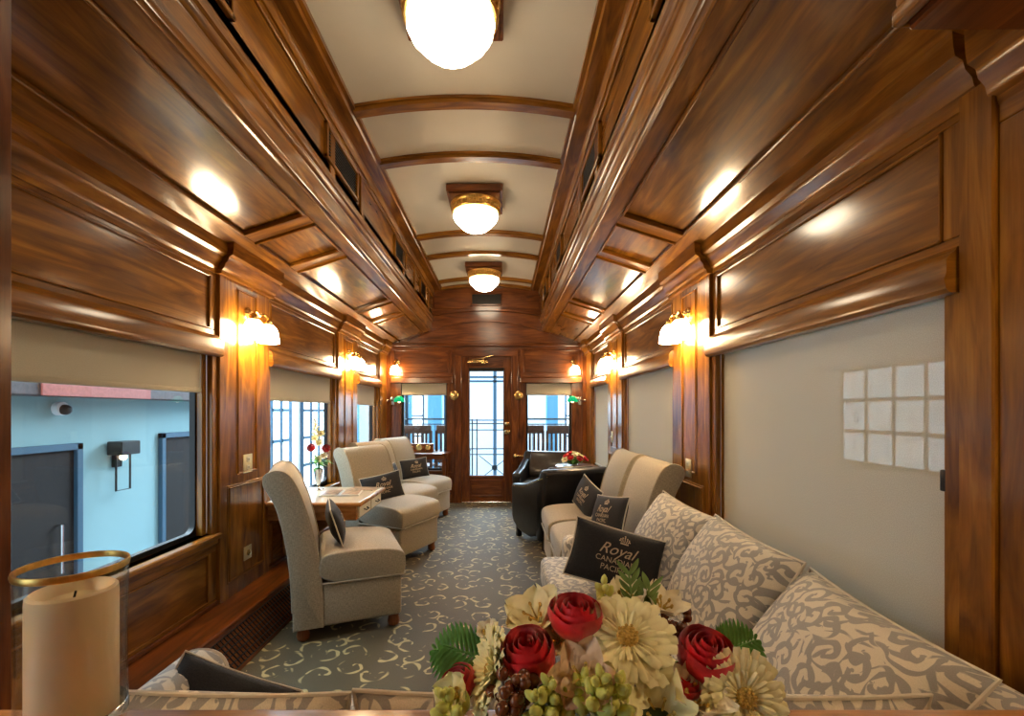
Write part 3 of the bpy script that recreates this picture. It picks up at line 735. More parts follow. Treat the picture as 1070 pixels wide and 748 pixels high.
def text_geo(body, size, shear=0.0, w=None):
    c = bpy.data.curves.new('lettering', 'FONT'); c.body = body; c.size = size; c.align_x = 'CENTER'; c.shear = shear; c.resolution_u = 3
    o = bpy.data.objects.new('lettering', c); COL.objects.link(o); bpy.context.view_layer.update()
    me = bpy.data.meshes.new_from_object(o.evaluated_get(bpy.context.evaluated_depsgraph_get()))
    vs_ = [(v.co.x, v.co.y) for v in me.vertices]; fs = [tuple(p.vertices) for p in me.polygons]
    bpy.data.objects.remove(o); bpy.data.curves.remove(c); bpy.data.meshes.remove(me)
    return vs_, fs
def pillow_fn(w_, h, t, sgn, pinch=.06, puff=.5):
    def fn(u, v):
        x, y = 2 * u - 1, 2 * v - 1
        px = w_ / 2 * x * (1 - pinch * (1 - y * y) * abs(x) ** 3); py = h / 2 * y * (1 - pinch * (1 - x * x) * abs(y) ** 3)
        z = sgn * t / 2 * (max(0, 1 - x * x) ** puff) * (max(0, 1 - y * y) ** puff) ** 1.0
        z += sgn * .004 * sin(x * 6 + y * 4) * (1 - x * x) * (1 - y * y)
        return (px, py, z)
    return fn
def pillow_parts(root_or_none, name, mat, w_, h, t, pipe='piping', puff=.5, wr=1.0, parent=None):
    b = MB(); o = random.random() * 9
    for sg in (1, -1): b.grid(pillow_fn(w_, h, t, sg, puff=puff), 20, 20, uvf=lambda u, v: (u * w_ + o, v * h + sg * .3))
    body = b.build(name, mat, parent, sharp=80)
    b = MB(); n = 20; path = []
    f = pillow_fn(w_, h, t, 1)
    for i in range(n): path.append(f(i / n, 0))
    for i in range(n): path.append(f(1, i / n))
    for i in range(n): path.append(f(1 - i / n, 1))
    for i in range(n): path.append(f(0, 1 - i / n))
    b.tube(path, .0045, 6, closed=True); b.build('piping', pipe, body)
    return body
def embroid(parent, w_, h, t, puff, k=1.0):
    f = pillow_fn(w_, h, t, 1, puff=puff)
    b = MB()
    def put(vs_, fs, dx, dy):
        out = []
        for x, y in vs_:
            X_, Y_ = (x * k + dx), (y * k + dy); q = f(X_ / w_ + .5, Y_ / h + .5); out.append((X_, Y_, q[2] + .0035))
        b.add(out, fs)
    v, fc = text_geo('Royal', .070, .45); put(v, fc, -.005 * k, .004 * k)
    v, fc = text_geo('CANADIAN', .034); put(v, fc, 0, -.032 * k)
    v, fc = text_geo('PACIFIC', .034); put(v, fc, 0, -.066 * k)
    # crown emblem: band, arches and pearls
    def poly(pts, dx, dy): put(pts, [tuple(range(len(pts)))], dx, dy)
    cx, cy = 0.022 * k, .060 * k
    poly([(-.018, 0), (.018, 0), (.019, .006), (-.019, .006)], cx, cy)
    for a in range(5):
        an = radians(150 - a * 30); r0 = .022
        poly([(-.014 + a * .007 - .0018, .008), (-.014 + a * .007 + .0018, .008), (r0 * cos(an) * 1.05 + .002, .012 + r0 * .75 * sin(an)), (r0 * cos(an) * 1.05 - .002, .013 + r0 * .75 * sin(an))], cx, cy)
    for a in range(7):
        an = radians(170 - a * 26.6); px, py = .023 * cos(an), .012 + .019 * sin(an)
        poly([(px + .0035 * cos(2 * pi * j / 8), py + .0035 * sin(2 * pi * j / 8)) for j in range(8)], cx, cy)
    poly([(-.0015, .034), (.0015, .034), (.0015, .042), (-.0015, .042)], cx, cy); poly([(-.004, .037), (.004, .037), (.004, .0395), (-.004, .0395)], cx, cy)
    b.build('embroidered_lettering', 'thread', parent)
def orient(o, pos, normal, roll):
    """local +Z = normal, local +Y as close to up as possible, then roll"""
    n = Vector(normal).normalized(); up = Vector((0, 0, 1)); x = up.cross(n).normalized(); y = n.cross(x)
    Mx = Matrix((x, y, n)).transposed().to_4x4() @ Matrix.Rotation(roll, 4, 'Z'); Mx.translation = pos; o.matrix_world = Mx
def small_pillow(label, pos, normal, roll, sc=.85, w_=.42, h=.27, t=.11, first=[None]):
    if first[0] is None:
        o = pillow_parts(None, 'lumbar_pillow', 'black_cloth', w_, h, t, puff=.45); embroid(o, w_, h, t, .45); first[0] = o
    else:
        src = first[0]; o = src.copy(); COL.objects.link(o)
        for chd in [q for q in COL.objects if q.parent is src]:
            c = chd.copy(); COL.objects.link(c); c.parent = o
    orient(o, pos, normal, roll); o.matrix_world = o.matrix_world @ Matrix.Scale(sc, 4)
    tag(o, label, 'pillow', 'black embroidered lumbar pillows')
small_pillow('black Royal Canadian Pacific pillow lying tilted on the patterned sofa', (.75, 2.16, .575), (-.12, -1, .42), radians(-15), sc=1.04, first=(PF := [None]))
small_pillow('black pillow with cream piping on the nearest left armless chair', (-.81, 2.79, .60), (.93, .37, .32), radians(2), first=PF)
small_pillow('black lettered pillow standing on the armless chair beyond the wall table', (-.83, 3.97, .61), (.45, -.9, .25), radians(10), first=PF)
small_pillow('black pillow on the third armless chair of the left row', (-.95, 4.74, .60), (.95, -.25, .3), radians(5), first=PF)
small_pillow('black pillow on the farthest left armless chair', (-.82, 5.38, .60), (.60, -.8, .25), radians(4), first=PF)
small_pillow('black pillow on the right armless chair directly beyond the sofa', (.91, 2.96, .60), (-1, -.28, .35), radians(8), sc=.92, first=PF)
small_pillow('black pillow on the right armless chair next to the leather armchairs', (.88, 3.56, .60), (-1, -.28, .35), radians(-14), sc=.92, first=PF)

# sectional sofa ----------------------------------------------------------
sofa = thing('sectional_sofa', 'L-shaped sofa in cream and grey scroll damask along the right wall', 'sofa', (.5, 1.5, 0))
def sb(name, x0, x1, y0, y1, z0, z1, bev=.03, seg=4):
    b = MB(); b.box(x0 - .5, x1 - .5, y0 - 1.5, y1 - 1.5, z0, z1, bev, seg); return b.build(name, 'damask', sofa, sharp=60)
sb('base', .47, 1.05, 1.40, 2.70, .07, .30, .02, 3); sb('base', -.56, 1.05, .70, 1.40, .07, .30, .02, 3)
sb('seat_cushion', .43, 1.12, 2.02, 2.60, .29, .45, .04); sb('seat_cushion', .43, 1.12, 1.42, 2.01, .29, .45, .04)
sb('seat_cushion', -.50, .12, .82, 1.36, .29, .44, .04); sb('seat_cushion', .13, .74, .82, 1.36, .29, .44, .04); sb('seat_cushion', .75, 1.12, .82, 1.41, .29, .45, .04)
sb('backrest', 1.10, 1.30, .70, 2.74, .07, .70, .05); sb('backrest', -.56, 1.10, .66, .80, .07, .69, .04)
sb('arm', .57, 1.30, 2.60, 2.76, .07, .535, .05)
b = MB(); pr = smoothpoly([(-.10, .07), (.10, .07), (.10, .40), (.105, .60), (.06, .66), (-.06, .66), (-.105, .60), (-.10, .40)], 2)
b.prism([(x * .72 - .575 - .5, z - .012) for x, z in pr], .90 - 1.5, 1.20 - 1.5, 'y', .02, 3, smooth=True)
b.build('arm', 'damask', sofa, sharp=55)
b = MB(); b.tube([(x * .69 - .575 - .5, 1.195 - 1.5, z * .99 - .012) for x, z in pr], .007, 6, closed=True); b.build('arm_piping', 'piping', sofa)
for x, y in ((-.6, .75), (-.6, 1.15), (.5, 2.65), (1.22, 2.65), (1.22, .75), (.5, 1.45)):
    b = MB(); b.lathe([(.022, 0), (.03, .02), (.034, .075)], 12, Matrix.Translation((x - .5, y - 1.5, 0))); b.build('foot', 'foot', sofa)
def big_cushion(label, pos, normal, roll, w_, h, t=.20):
    o = pillow_parts(None, 'back_cushion', 'damask', w_, h, t, pipe='piping', puff=.42)
    orient(o, pos, normal, roll); tag(o, label, 'cushion', 'damask back cushions of the sofa')
nr = (-1, -.05, .45)
big_cushion('scroll-patterned cushion behind the black pillow, farthest on the right sofa', (1.05, 2.31, .60), (-1, -.10, .55), radians(-3), .60, .46, .20)
big_cushion('large scroll-patterned cushion, middle of the three against the right wall', (1.055, 1.74, .595), (-1, -.02, .55), radians(-2), .60, .47, .22)
big_cushion('large scroll-patterned cushion slumped in the near right corner of the sofa', (1.055, 1.18, .565), (-1, .10, .65), radians(0), .62, .47, .24)
big_cushion('cream cushion back seen just over the ledge, between candle and bouquet, left one', (-.37, .895, .53), (0, -1, -.12), radians(-1.5), .57, .42, .13)
big_cushion('cream cushion back over the ledge directly left of the bouquet', (.20, .90, .53), (0, -1, -.12), radians(0), .55, .41, .13)
big_cushion('cream cushion back over the ledge right of the bouquet', (.76, .90, .53), (0, -1, -.12), radians(-1), .55, .40, .13)
small_pillow('black pillow with pale piping leaning on the near sofa arm, low by the ledge', (-.455, 1.07, .555), (-.30, .62, -.60), radians(30), sc=.72, first=PF)

# leather armchairs: face +X -------------------------------------------------
def make_leather(seatmat='leather'):
    root = thing('leather_armchair', '', 'armchair', (0, 0, 0), group='black leather armchairs')
    b = MB(); b.box(-.30, .30, -.27, .27, .10, .33, .02, 3); b.build('seat_base', 'leather', root, sharp=50)
    b = MB(); b.box(-.22, .33, -.245, .245, .32, .47, .045, 4); b.build('seat_cushion', 'brownleather', root, sharp=60)
    bp = smoothpoly([(-.30, .09), (-.34, .40), (-.40, .72), (-.41, .78), (-.36, .81), (-.29, .80), (-.24, .70), (-.19, .45), (-.18, .09)], 2)
    extr(bp, .345, .03, 'backrest', 'leather', root)
    b = MB()
    bq = smoothpoly([(-.20, .46), (-.26, .70), (-.30, .80), (-.24, .82), (-.17, .74), (-.10, .60), (-.08, .46)], 2)
    b.prism(bq, -.24, .24, 'y', .04, 4, smooth=True); b.build('back_cushion', 'brownleather', root, sharp=60)
    for sy in (-1, 1):
        ap = smoothpoly([(-.31, .09), (-.37, .70), (-.34, .75), (-.20, .70), (.05, .61), (.30, .585), (.345, .56), (.34, .45), (.33, .09)], 2)
        b = MB(); b.prism(ap, sy * .25, sy * .345, 'y', .03, 4, smooth=True); arm = b.build('arm', 'leather', root, sharp=60)
    for sy in (-1, 1):
        b = MB(); c = [(-.39 + .002, .10), (-.40, .72)]
        path = [(-.34, .735), (-.20, .682), (.05, .593), (.30, .567)]
        for i in range(26):
            t = i / 25 * (len(path) - 1); j = min(int(t), len(path) - 2); q = t - j
            x = path[j][0] * (1 - q) + path[j + 1][0] * q; z = path[j][1] * (1 - q) + path[j + 1][1] * q
            b.ell((x, sy * .346, z - .012), (.0055, .003, .0055), 6, 4)
        b.build('nailhead_strip', 'brass', root)
    b = MB()
    for i in range(28): b.ell((-.398, -.33 + i * .0244, .745), (.0035, .0055, .0055), 6, 4)
    b.build('nailhead_strip', 'brass', root)
    for x in (-.27, .29):
        for y in (-.28, .28):
            b = MB(); b.prism([(-.022, -.022), (.022, -.022), (.022, .022), (-.022, .022)], .0, .11, 'z', Mx=Matrix.Translation((x, y, 0))); b.build('leg', 'darkmetal', root)
    return root
la = make_leather(); la.location = (.76, 4.50, 0); la.rotation_euler.z = radians(113)
la.scale = (1, 1, .93)
la['label'] = 'black leather armchair with its nailhead-trimmed back to the camera, right side'
dup(la, (.76, 5.66, 0), radians(-106), 'black leather armchair by the far window, facing the camera, with worn brown seat')
# ================================================================== TABLES AND THEIR CONTENTS
root = thing('wall_table', 'small wall-hung wooden table with pale top and two drawers, on the left', 'table', (-1.08, 3.40, 0))
b = MB(); b.box(-.33, .34, -.33, .33, .625, .65, .008, 2); tp = b.build('tabletop', 'golden', root)
MB().box(-.31, .325, -.315, .315, .648, .654, .002).build('pale_top_inlay', simple('pale_table_inlay', (.50, .42, .31), .3, noise=.06, coat=.3), tp)
b = MB(); b.box(-.33, .30, -.29, .29, .525, .626, .005); b.build('apron', 'golden', root)
for yy in (-.145, .145):
    b = MB(); b.box(.298, .316, yy - .13, yy + .13, .54, .615, .004); d_ = b.build('drawer', 'ivory', root)
    b = MB(); b.tube([(.316, yy - .035, .582), (.334, yy - .025, .574), (.334, yy + .025, .574), (.316, yy + .035, .582)], .004, 6); b.build('drawer_pull', 'darkmetal', d_)
b = MB(); b.prism([(-.33, .525), (.22, .525), (.20, .50), (.10, .49), (.0, .42), (-.10, .36), (-.14, .28), (-.22, .22), (-.33, .20)], -.03, .03, 'y'); b.build('bracket', 'golden', root)
root = thing('bud_vase', 'fluted silver-glass bud vase on the left wall table', 'vase', (-1.235, 3.585, .654))
b = MB(); b.lathe([(.040, 0), (.042, .006), (.014, .02), (.010, .035), (.020, .06), (.026, .10), (.034, .150), (.038, .165), (.035, .165), (.02, .10), (.012, .05)], 28, cap=True, lobes=10, amp=.04); b.build('vase_body', 'chrome', root)

def gerbera(Mx, r=.055, parent=None, mat='cream', cup=.25, n=24, name='gerbera'):
    b = MB()
    for ring, (rr, k, off, up) in enumerate(((r, n, 0, 0), (r * .86, n, .5, .004), (r * .55, n - 4, .2, .007))):
        for i in range(k):
            a = 2 * pi * (i + off) / k + random.uniform(-.05, .05); L = rr * random.uniform(.93, 1.05); wd = rr * 2 * pi / k * .98 * (1.1 if ring < 2 else .8)
            dz = random.uniform(-.004, .004)
            def fn(u, v, a=a, L=L, wd=wd, up=up, dz=dz):
                q = .12 * r + (L - .12 * r) * v; ww = wd * (.35 + .65 * sin(min(1, v * 1.15) * pi * .62)) * (1 if v < .9 else .72)
                x = q; y = (u - .5) * ww; z = up + cup * r * (v ** 1.5) - abs(u - .5) * .006 + dz * v - .3 * r * max(0, v - .75) * cup * 4
                return (x * cos(a) - y * sin(a), x * sin(a) + y * cos(a), z)
            b.grid(fn, 2, 6, Mx)
    o = b.build(name, mat, parent, sharp=60)
    b = MB(); b.ell((0, 0, .006), (r * .22, r * .22, .008), 16, 8, Mx)
    for i in range(26):
        a = i * 2.4; q = r * .2 * math.sqrt(i / 26); b.ell((q * cos(a), q * sin(a), .013), .0022, 5, 4, Mx)
    b.build('flower_centre', 'disk', o)
    b = MB(); b.tube([Mx @ Vector((0, 0, 0)), Mx @ Vector((0, 0, -.02)), Mx @ Vector((.004, .0, -.06))], .003, 6); b.build('stem', 'leaf', o)
    return o
def rose(Mx, r=.03, h=.05, parent=None, mat='rose'):
    b = MB()
    for ring, (k, rf, hf, curl) in enumerate(((1, .10, .96, 0), (2, .30, 1.0, .0), (3, .55, 1.0, .05), (3, .80, .97, .14), (4, 1.0, .90, .30))):
        for i in range(k):
            a0 = 2 * pi * i / k + ring * .9; wd = min(2 * pi / k * 1.55, 5.6); tw = random.uniform(.03, .06); zz = random.uniform(.96, 1.03)
            def fn(u, v, a0=a0, wd=wd, tw=tw, zz=zz, rf=rf, hf=hf, curl=curl, ring=ring):
                a = a0 + (u - .5) * wd; uu = 2 * u - 1
                rad = r * (rf * .8 + .2) * (.30 + .85 * sin(pi * (.10 + .62 * v))) * (1 + tw * u) * (1 - .35 * (1 - rf) * v) + r * curl * max(0, v - .65) ** 1.5 * 2.2
                z = h * hf * zz * v * (1 - .16 * abs(uu) ** 2.5 * v) + .0012 * sin(5 * uu + ring * 2 + i) * v - .25 * h * curl * max(0, v - .8) * 2
                return (rad * cos(a), rad * sin(a), z)
            b.grid(fn, 8, 8, Mx)
    o = b.build('rose', mat, parent, sharp=70)
    b = MB()
    for i in range(5):
        a = 2 * pi * i / 5
        b.grid(lambda u, v: ((r * .5 + v * r * .7) * cos(a + (u - .5) * .6 * (1 - v)), (r * .5 + v * r * .7) * sin(a + (u - .5) * .6 * (1 - v)), .002 + v * h * .12 - v * v * h * .2), 2, 4, Mx)
    b.tube([Mx @ Vector((0, 0, 0.004)), Mx @ Vector((0, 0, -.05))], .003, 6)
    b.build('sepals', 'leaf', o); return o
def lily(Mx, r=.045, parent=None, mat='white_petal', n=6, elev=.5, wide=.55, name='alstroemeria', curl=.5):
    b = MB()
    for i in range(n):
        a = 2 * pi * i / n + (.2 if i % 2 else 0); L = r * (1 if i % 2 else .92)
        def fn(u, v, a=a, L=L):
            x = L * (.05 + .95 * v) * cos(elev * (1 - v * curl)); z = L * v * sin(elev) * (1 - .3 * curl * v)
            y = (u - .5) * L * wide * 1.7 * (sin(pi * (v * .78 + .20)) ** .8) ; z += (abs(u - .5) ** 2) * L * .9 * (1 - v * .5)
            return (x * cos(a) - y * sin(a), x * sin(a) + y * cos(a), z + .003 * sin(8 * u + 6 * v + i))
        b.grid(fn, 6, 8, Mx)
    o = b.build(name, mat, parent, sharp=70)
    b = MB()
    for i in range(5):
        a = i * 1.26; b.tube([Mx @ Vector((0, 0, .002)), Mx @ Vector((r * .15 * cos(a), r * .15 * sin(a), r * .35)), Mx @ Vector((r * .28 * cos(a), r * .28 * sin(a), r * .5))], .0012, 5)
        b.ell((r * .28 * cos(a), r * .28 * sin(a), r * .5), (.0022, .0022, .004), 6, 4, Mx)
    b.build('stamens', 'disk', o); return o
def leafstrip(b, p0, d, L, wd, droop=.3, side=None, nv=8, fold=.25):
    d = Vector(d).normalized(); up = Vector((0, 0, 1)); sd = d.cross(up)
    sd = sd.normalized() if sd.length > .1 else Vector((1, 0, 0))
    if side: sd = Vector(side).normalized()
    nn = sd.cross(d).normalized(); p0 = Vector(p0)
    def fn(u, v):
        wv = wd * sin(pi * min(1, v * .93 + .05)) ** .9; return p0 + d * (L * v) + sd * ((u - .5) * wv) + nn * (abs(u - .5) * wv * fold) - up * (droop * L * v * v)
    b.grid(lambda u, v: tuple(fn(u, v)), 4, nv)
def fern(p0, d, L, wd, parent, side, mat='fern', n=13, name='fern_leaf'):
    b = MB(); d = Vector(d).normalized(); side = Vector(side).normalized(); p0 = Vector(p0); pts = []
    for i in range(n + 1):
        t = i / n; p = p0 + d * L * t - Vector((0, 0, 1)) * (.18 * L * t * t); pts.append(p)
        if i > 0:
            l = wd * (sin(pi * (t * .82 + .14)) ** .8)
            for sg in (-1, 1): leafstrip(b, p, side * sg + d * .55, l, L / n * 1.15, .10, side=d, nv=5)
    b.tube(pts, .0015, 5); return b.build(name, mat, parent, sharp=60)
def budspike(p0, d, L, parent, n=9, mat='bud', r=.007, name='bud_cluster'):
    b = MB(); d = Vector(d).normalized(); o = d.orthogonal().normalized(); q = d.cross(o); p0 = Vector(p0)
    for i in range(n):
        t = i / max(1, n - 1); a = i * 2.4; rr = r * (1.25 - .6 * t)
        c = p0 + d * L * t + (o * cos(a) + q * sin(a)) * rr * (1.6 - t)
        dd = (d + (o * cos(a) + q * sin(a)) * .7).normalized()
        Mx = lookM(c, dd); b.lathe([(0, -rr * 1.2), (rr * .55, -rr * .9), (rr * .95, -rr * .1), (rr * .8, rr * .9), (rr * .35, rr * 1.6), (0, rr * 1.8)], 9, Mx, cap=False)
    b.tube([p0 - d * .03, p0 + d * L], .002, 5); return b.build(name, mat, parent, sharp=80)
def berries(c, parent, n=14, R=.022, r=.007):
    b = MB(); c = Vector(c)
    for i in range(n):
        v = Vector((random.gauss(0, 1), random.gauss(0, 1), random.gauss(0, 1))).normalized() * R * random.uniform(.6, 1); p = c + v
        b.ell(p, r * random.uniform(.85, 1.15), 12, 8); b.tube([c - Vector((0, 0, .02)), p], .0011, 5)
    return b.build('berry_cluster', 'berry', parent)

# vase flowers on the left table (a spray in the bud vase)
fl = thing('flower_spray', 'tall spray of cream blooms and red roses standing in the bud vase', 'flowers', (-1.235, 3.585, .81))
fl.rotation_euler = (0, 0, 0)
b = MB()
for i in range(30):
    a = random.uniform(0, 2 * pi); el = random.uniform(-.1, .9); leafstrip(b, (0, 0, random.uniform(0, .10)), (cos(a), sin(a), el), random.uniform(.07, .15), .022, .35)
for i in range(7): b.tube([(0, 0, -.08), (random.uniform(-.03, .03), random.uniform(-.03, .03), .12)], .003, 5)
b.build('foliage', 'fern', fl)
for (x, y, z, mt, kind) in ((-.03, -.04, .17, 'rose', 'r'), (.06, -.03, .11, 'white_petal', 'l'), (.03, -.05, .21, 'cream', 'l'), (.075, -.03, .165, 'rose', 'r'), (-.01, -.02, .245, 'cream', 'l'), (.02, -.04, .08, 'cream', 'l'), (.03, -.01, .28, 'cream', 'l')):
    Mx = lookM((x, y, z), (x * 4, -1, .6))
    if kind == 'r': rose(Mx, .028, .035, fl, mt)
    else: lily(Mx, .036, fl, mt, n=8, elev=.7, wide=.4, name='cream_bloom')
budspike((-.01, -.01, .28), (-.12, 0, 1), .13, fl, 14, 'cream', .010, 'flower_spike')
# magazines
for i, (x, y, r_, lab) in enumerate(((-.99, 3.42, .15, 'open magazine with brown photographs lying on the left wall table'), (-.88, 3.60, -.1, 'closed thin magazine at the far end of the left wall table'))):
    root = thing('magazine', lab, 'magazine', (x, y, .655), r_)
    b = MB()
    if i == 0:
        for sg in (-1, 1): b.prism([(0, 0), (sg * .14, 0), (sg * .14, .006), (sg * .05, .012), (0, .006)], -.12, .12, 'y', smooth=False)
        b.build('pages', 'paper', root)
        b = MB()
        for sg in (-1, 1): b.prism([(sg * .012, .0095), (sg * .05, .0125), (sg * .13, .0072), (sg * .13, .0082), (sg * .05, .0135), (sg * .012, .0105)], -.105, .105, 'y')
        b.build('printed_picture', 'cover', root)
    else:
        b.box(-.10, .10, -.07, .07, 0, .006, .001); b.build('pages', 'paper', root); b = MB(); b.box(-.101, .101, -.071, .071, .006, .0075, 0); b.build('front_cover', 'cover', root)

# corner desk at the far wall with the gauge box
root = thing('corner_desk', 'narrow dark wooden desk against the far wall below the left window', 'desk', (-.86, 6.13, 0))
b = MB(); b.box(-.34, .36, -.18, .17, .695, .72, .008, 2); b.build('tabletop', 'redwood', root)
b = MB(); b.box(-.32, .33, -.15, .16, .64, .696, .004); b.build('apron', 'redwood', root)
for x in (-.30, .31):
    for y in (-.14, .14):
        b = MB(); b.lathe([(.02, 0), (.016, .1), (.024, .3), (.016, .36), (.026, .5), (.024, .64)], 12, Matrix.Translation((x, y, 0))); b.build('leg', 'redwood', root)
b = MB(); b.box(-.30, .31, .12, .15, .1, .14, .004); b.box(-.30, .31, -.15, -.13, .1, .13, .004); b.build('stretcher', 'redwood', root)
root = thing('gauge_box', 'wooden box with three round brass gauges on the corner desk', 'gauge', (-.91, 6.22, .72))
b = MB(); b.box(-.19, .19, -.035, .06, 0, .115, .006, 2); b.build('case', 'redwood', root)
for x, rr in ((-.12, .034), (.0, .040), (.12, .034)):
    b = MB(); b.lathe([(rr + .005, 0), (rr + .005, .008), (rr, .010), (rr - .003, .006)], 24, lookM((x, -.035, .06), (0, -1, 0))); g_ = b.build('gauge_rim', 'brass', root)
    b = MB(); b.lathe([(rr, 0), (rr, .005), (0, .0055)], 24, lookM((x, -.035, .06), (0, -1, 0))); b.build('gauge_face', 'ivory', g_)
    b = MB(); b.box(x - .002, x + .002, -.043, -.041, .055, .055 + rr * .8, 0); b.build('gauge_needle', 'blacksteel', g_)
# side table between the leather armchairs, with a round posy
root = thing('side_table', 'small dark round side table between the two leather armchairs', 'table', (1.02, 5.02, 0))
b = MB(); b.lathe([(.0, .655), (.20, .655), (.215, .665), (.215, .675), (.20, .682), (0, .682)], 40); b.build('tabletop', 'redwood', root)
b = MB(); b.lathe([(.02, .15), (.03, .2), (.018, .3), (.03, .5), (.022, .6), (.05, .655)], 16); b.build('column', 'redwood', root)
for i in range(3):
    a = i * 2.09 + .3; b = MB(); b.tube([(0, 0, .17), (.10 * cos(a), .10 * sin(a), .13), (.20 * cos(a), .20 * sin(a), .015)], .014, 8); b.build('leg', 'redwood', root)
posy = thing('flower_posy', 'low round posy of cream and red flowers in a glass bowl by the armchairs', 'flowers', (1.00, 4.98, .682)); posy.scale = (1.2, 1.2, 1.2)
b = MB(); b.lathe([(.03, 0), (.035, .004), (.055, .02), (.06, .05), (.057, .05), (.05, .02), (.0, .008)], 24, cap=False); b.build('glass_bowl', 'thinglass', posy)
b = MB(); b.ell((0, 0, .035), (.05, .05, .03))
for i in range(22):
    a = random.uniform(0, 2 * pi); leafstrip(b, (.02 * cos(a), .02 * sin(a), .05), (cos(a), sin(a), random.uniform(0, .5)), random.uniform(.09, .13), .025, .3)
b.build('foliage', 'fern', posy)
for i in range(15):
    a = i * 2.4; q = .018 + .085 * math.sqrt(i / 15); h_ = .125 - q * .75; Mx = lookM((q * cos(a), q * sin(a), h_), (cos(a) * q * 9, sin(a) * q * 9, .8))
    if i % 3 == 1: rose(Mx, .026, .03, posy, 'rose')
    elif i % 3 == 0: gerbera(Mx, .036, posy, 'cream', n=14)
    else: lily(Mx, .036, posy, ('white_petal', 'cream')[i % 2], n=6, elev=.7, name='cream_bloom')

# hurricane candle ---------------------------------------------------------
cx, cy, cz = -.366, .612, .8335
root = thing('hurricane_lantern', 'clear glass hurricane candle holder with gold rim on the ledge, lower left', 'candle holder', (cx, cy, cz))
b = MB(); b.lathe([(.0, .010), (.044, .010), (.0565, .018), (.0575, .03), (.0565, .12), (.0585, .225), (.0570, .225), (.0548, .12), (.0555, .03), (.0550, .020), (.044, .013), (.0, .013)], 56, cap=False); b.build('glass_cylinder', 'thinglass', root)
b = MB(); b.lathe([(.0590, .2235), (.0600, .228), (.0590, .232), (.0562, .232), (.0555, .228), (.0562, .2235)], 56, cap=False)
b.v += [b.v[i] for i in range(0)]; b.build('gold_rim', 'gilt', root)
b = MB(); b.lathe([(.0, .0), (.050, .0), (.055, .004), (.057, .012), (.0585, .022), (.0580, .034), (.0565, .036), (.0565, .022), (.045, .008), (.0, .008)], 56, cap=False); b.build('metal_base', 'chrome', root)
root = thing('pillar_candle', 'thick ivory pillar candle standing inside the glass holder', 'candle', (cx, cy, cz + .0132))
b = MB(); b.lathe([(.0, .0), (.046, .0), (.0475, .003), (.0475, .175), (.0468, .183), (.043, .186), (.038, .182), (.030, .172), (.012, .168), (0, .167)], 48, cap=False); b.build('wax_body', 'wax', root)
b = MB(); b.tube([(0, 0, .166), (.001, 0, .174), (.003, 0, .182)], .0013, 6); b.build('wick', 'wick', root)

# the big foreground bouquet -------------------------------------------------
bq = thing('bouquet', 'large bouquet of red roses, cream gerberas and ferns on the ledge', 'flowers', (.36, .50, .834))
O = Vector((.36, .50, .834))
def Q(px, py, d):                      # a point of the bouquet, relative to its bowl
    return Vector((.21 + (px - 524) * d / 475, d, 1.27 - (py - 430) * d / 475)) - O
b = MB(); b.lathe([(0, 0), (.07, 0), (.085, .02), (.09, .05), (.086, .05), (.078, .02), (0, .008)], 32, cap=False); b.build('bowl', 'clearpot', bq)
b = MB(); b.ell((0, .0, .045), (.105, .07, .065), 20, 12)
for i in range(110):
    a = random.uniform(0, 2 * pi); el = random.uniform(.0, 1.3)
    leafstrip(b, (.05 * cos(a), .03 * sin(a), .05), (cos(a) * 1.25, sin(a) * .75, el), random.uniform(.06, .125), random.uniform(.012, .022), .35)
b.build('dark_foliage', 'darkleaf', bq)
gerbera(lookM(Q(655, 668, .55), (-.05, -.55, .85)), .060, bq, cup=.12, n=26)
gerbera(lookM(Q(775, 728, .52), (.12, -.9, .35)), .052, bq, cup=.25, n=28)
gerbera(lookM(Q(520, 702, .55), (-.93, -.16, .34)), .053, bq, cup=.45, n=28)
rose(lookM(Q(557, 706, .55), (-.18, -.35, .95)), .027, .060, bq)
rose(lookM(Q(600, 662, .58), (.0, -.25, 1)), .029, .046, bq)
rose(lookM(Q(731, 704, .56), (.05, -.40, .95)), .028, .056, bq)
rose(lookM(Q(487, 722, .57), (-.5, -.3, .8)), .020, .03, bq)
rose(lookM(Q(712, 722, .54), (.0, -.4, .9)), .018, .028, bq)
lily(lookM(Q(608, 708, .50), (-.1, -.8, .6)), .042, bq, 'blush', elev=.6, wide=.5, name='pale_orchid')
lily(lookM(Q(563, 650, .60), (-.4, -.4, .9)), .045, bq, 'cream', elev=.7, wide=.6)
lily(lookM(Q(585, 672, .57), (-.1, -.6, .8)), .036, bq, 'cream', elev=.9, wide=.6)
lily(lookM(Q(628, 722, .52), (-.1, -.8, .6)), .032, bq, 'cream', elev=1.0, wide=.6)
lily(lookM(Q(690, 758, .50), (-.15, -.35, .9)), .050, bq, 'cream', n=6, elev=1.15, wide=.5)
lily(lookM(Q(640, 752, .49), (-.1, -.5, .9)), .030, bq, 'cream', n=6, elev=1.0, wide=.5)
lily(lookM(Q(640, 705, .54), (-.1, -.7, .7)), .030, bq, 'white_petal', n=6, elev=.8, wide=.5)
lily(lookM(Q(724, 740, .52), (.1, -.4, .9)), .045, bq, 'white_petal', n=6, elev=1.1, wide=.5)
lily(lookM(Q(690, 640, .62), (.2, -.3, .9)), .036, bq, 'white_petal', elev=.9, wide=.65)
lily(lookM(Q(653, 632, .62), (-.1, -.4, .9)), .034, bq, 'white_petal', elev=1.0, wide=.7)
lily(lookM(Q(512, 664, .60), (-.4, -.3, .9)), .018, bq, 'white_petal', elev=1.0, wide=.7)
lily(lookM(Q(480, 728, .54), (-.5, -.6, .6)), .028, bq, 'cream', elev=1.0, wide=.7)
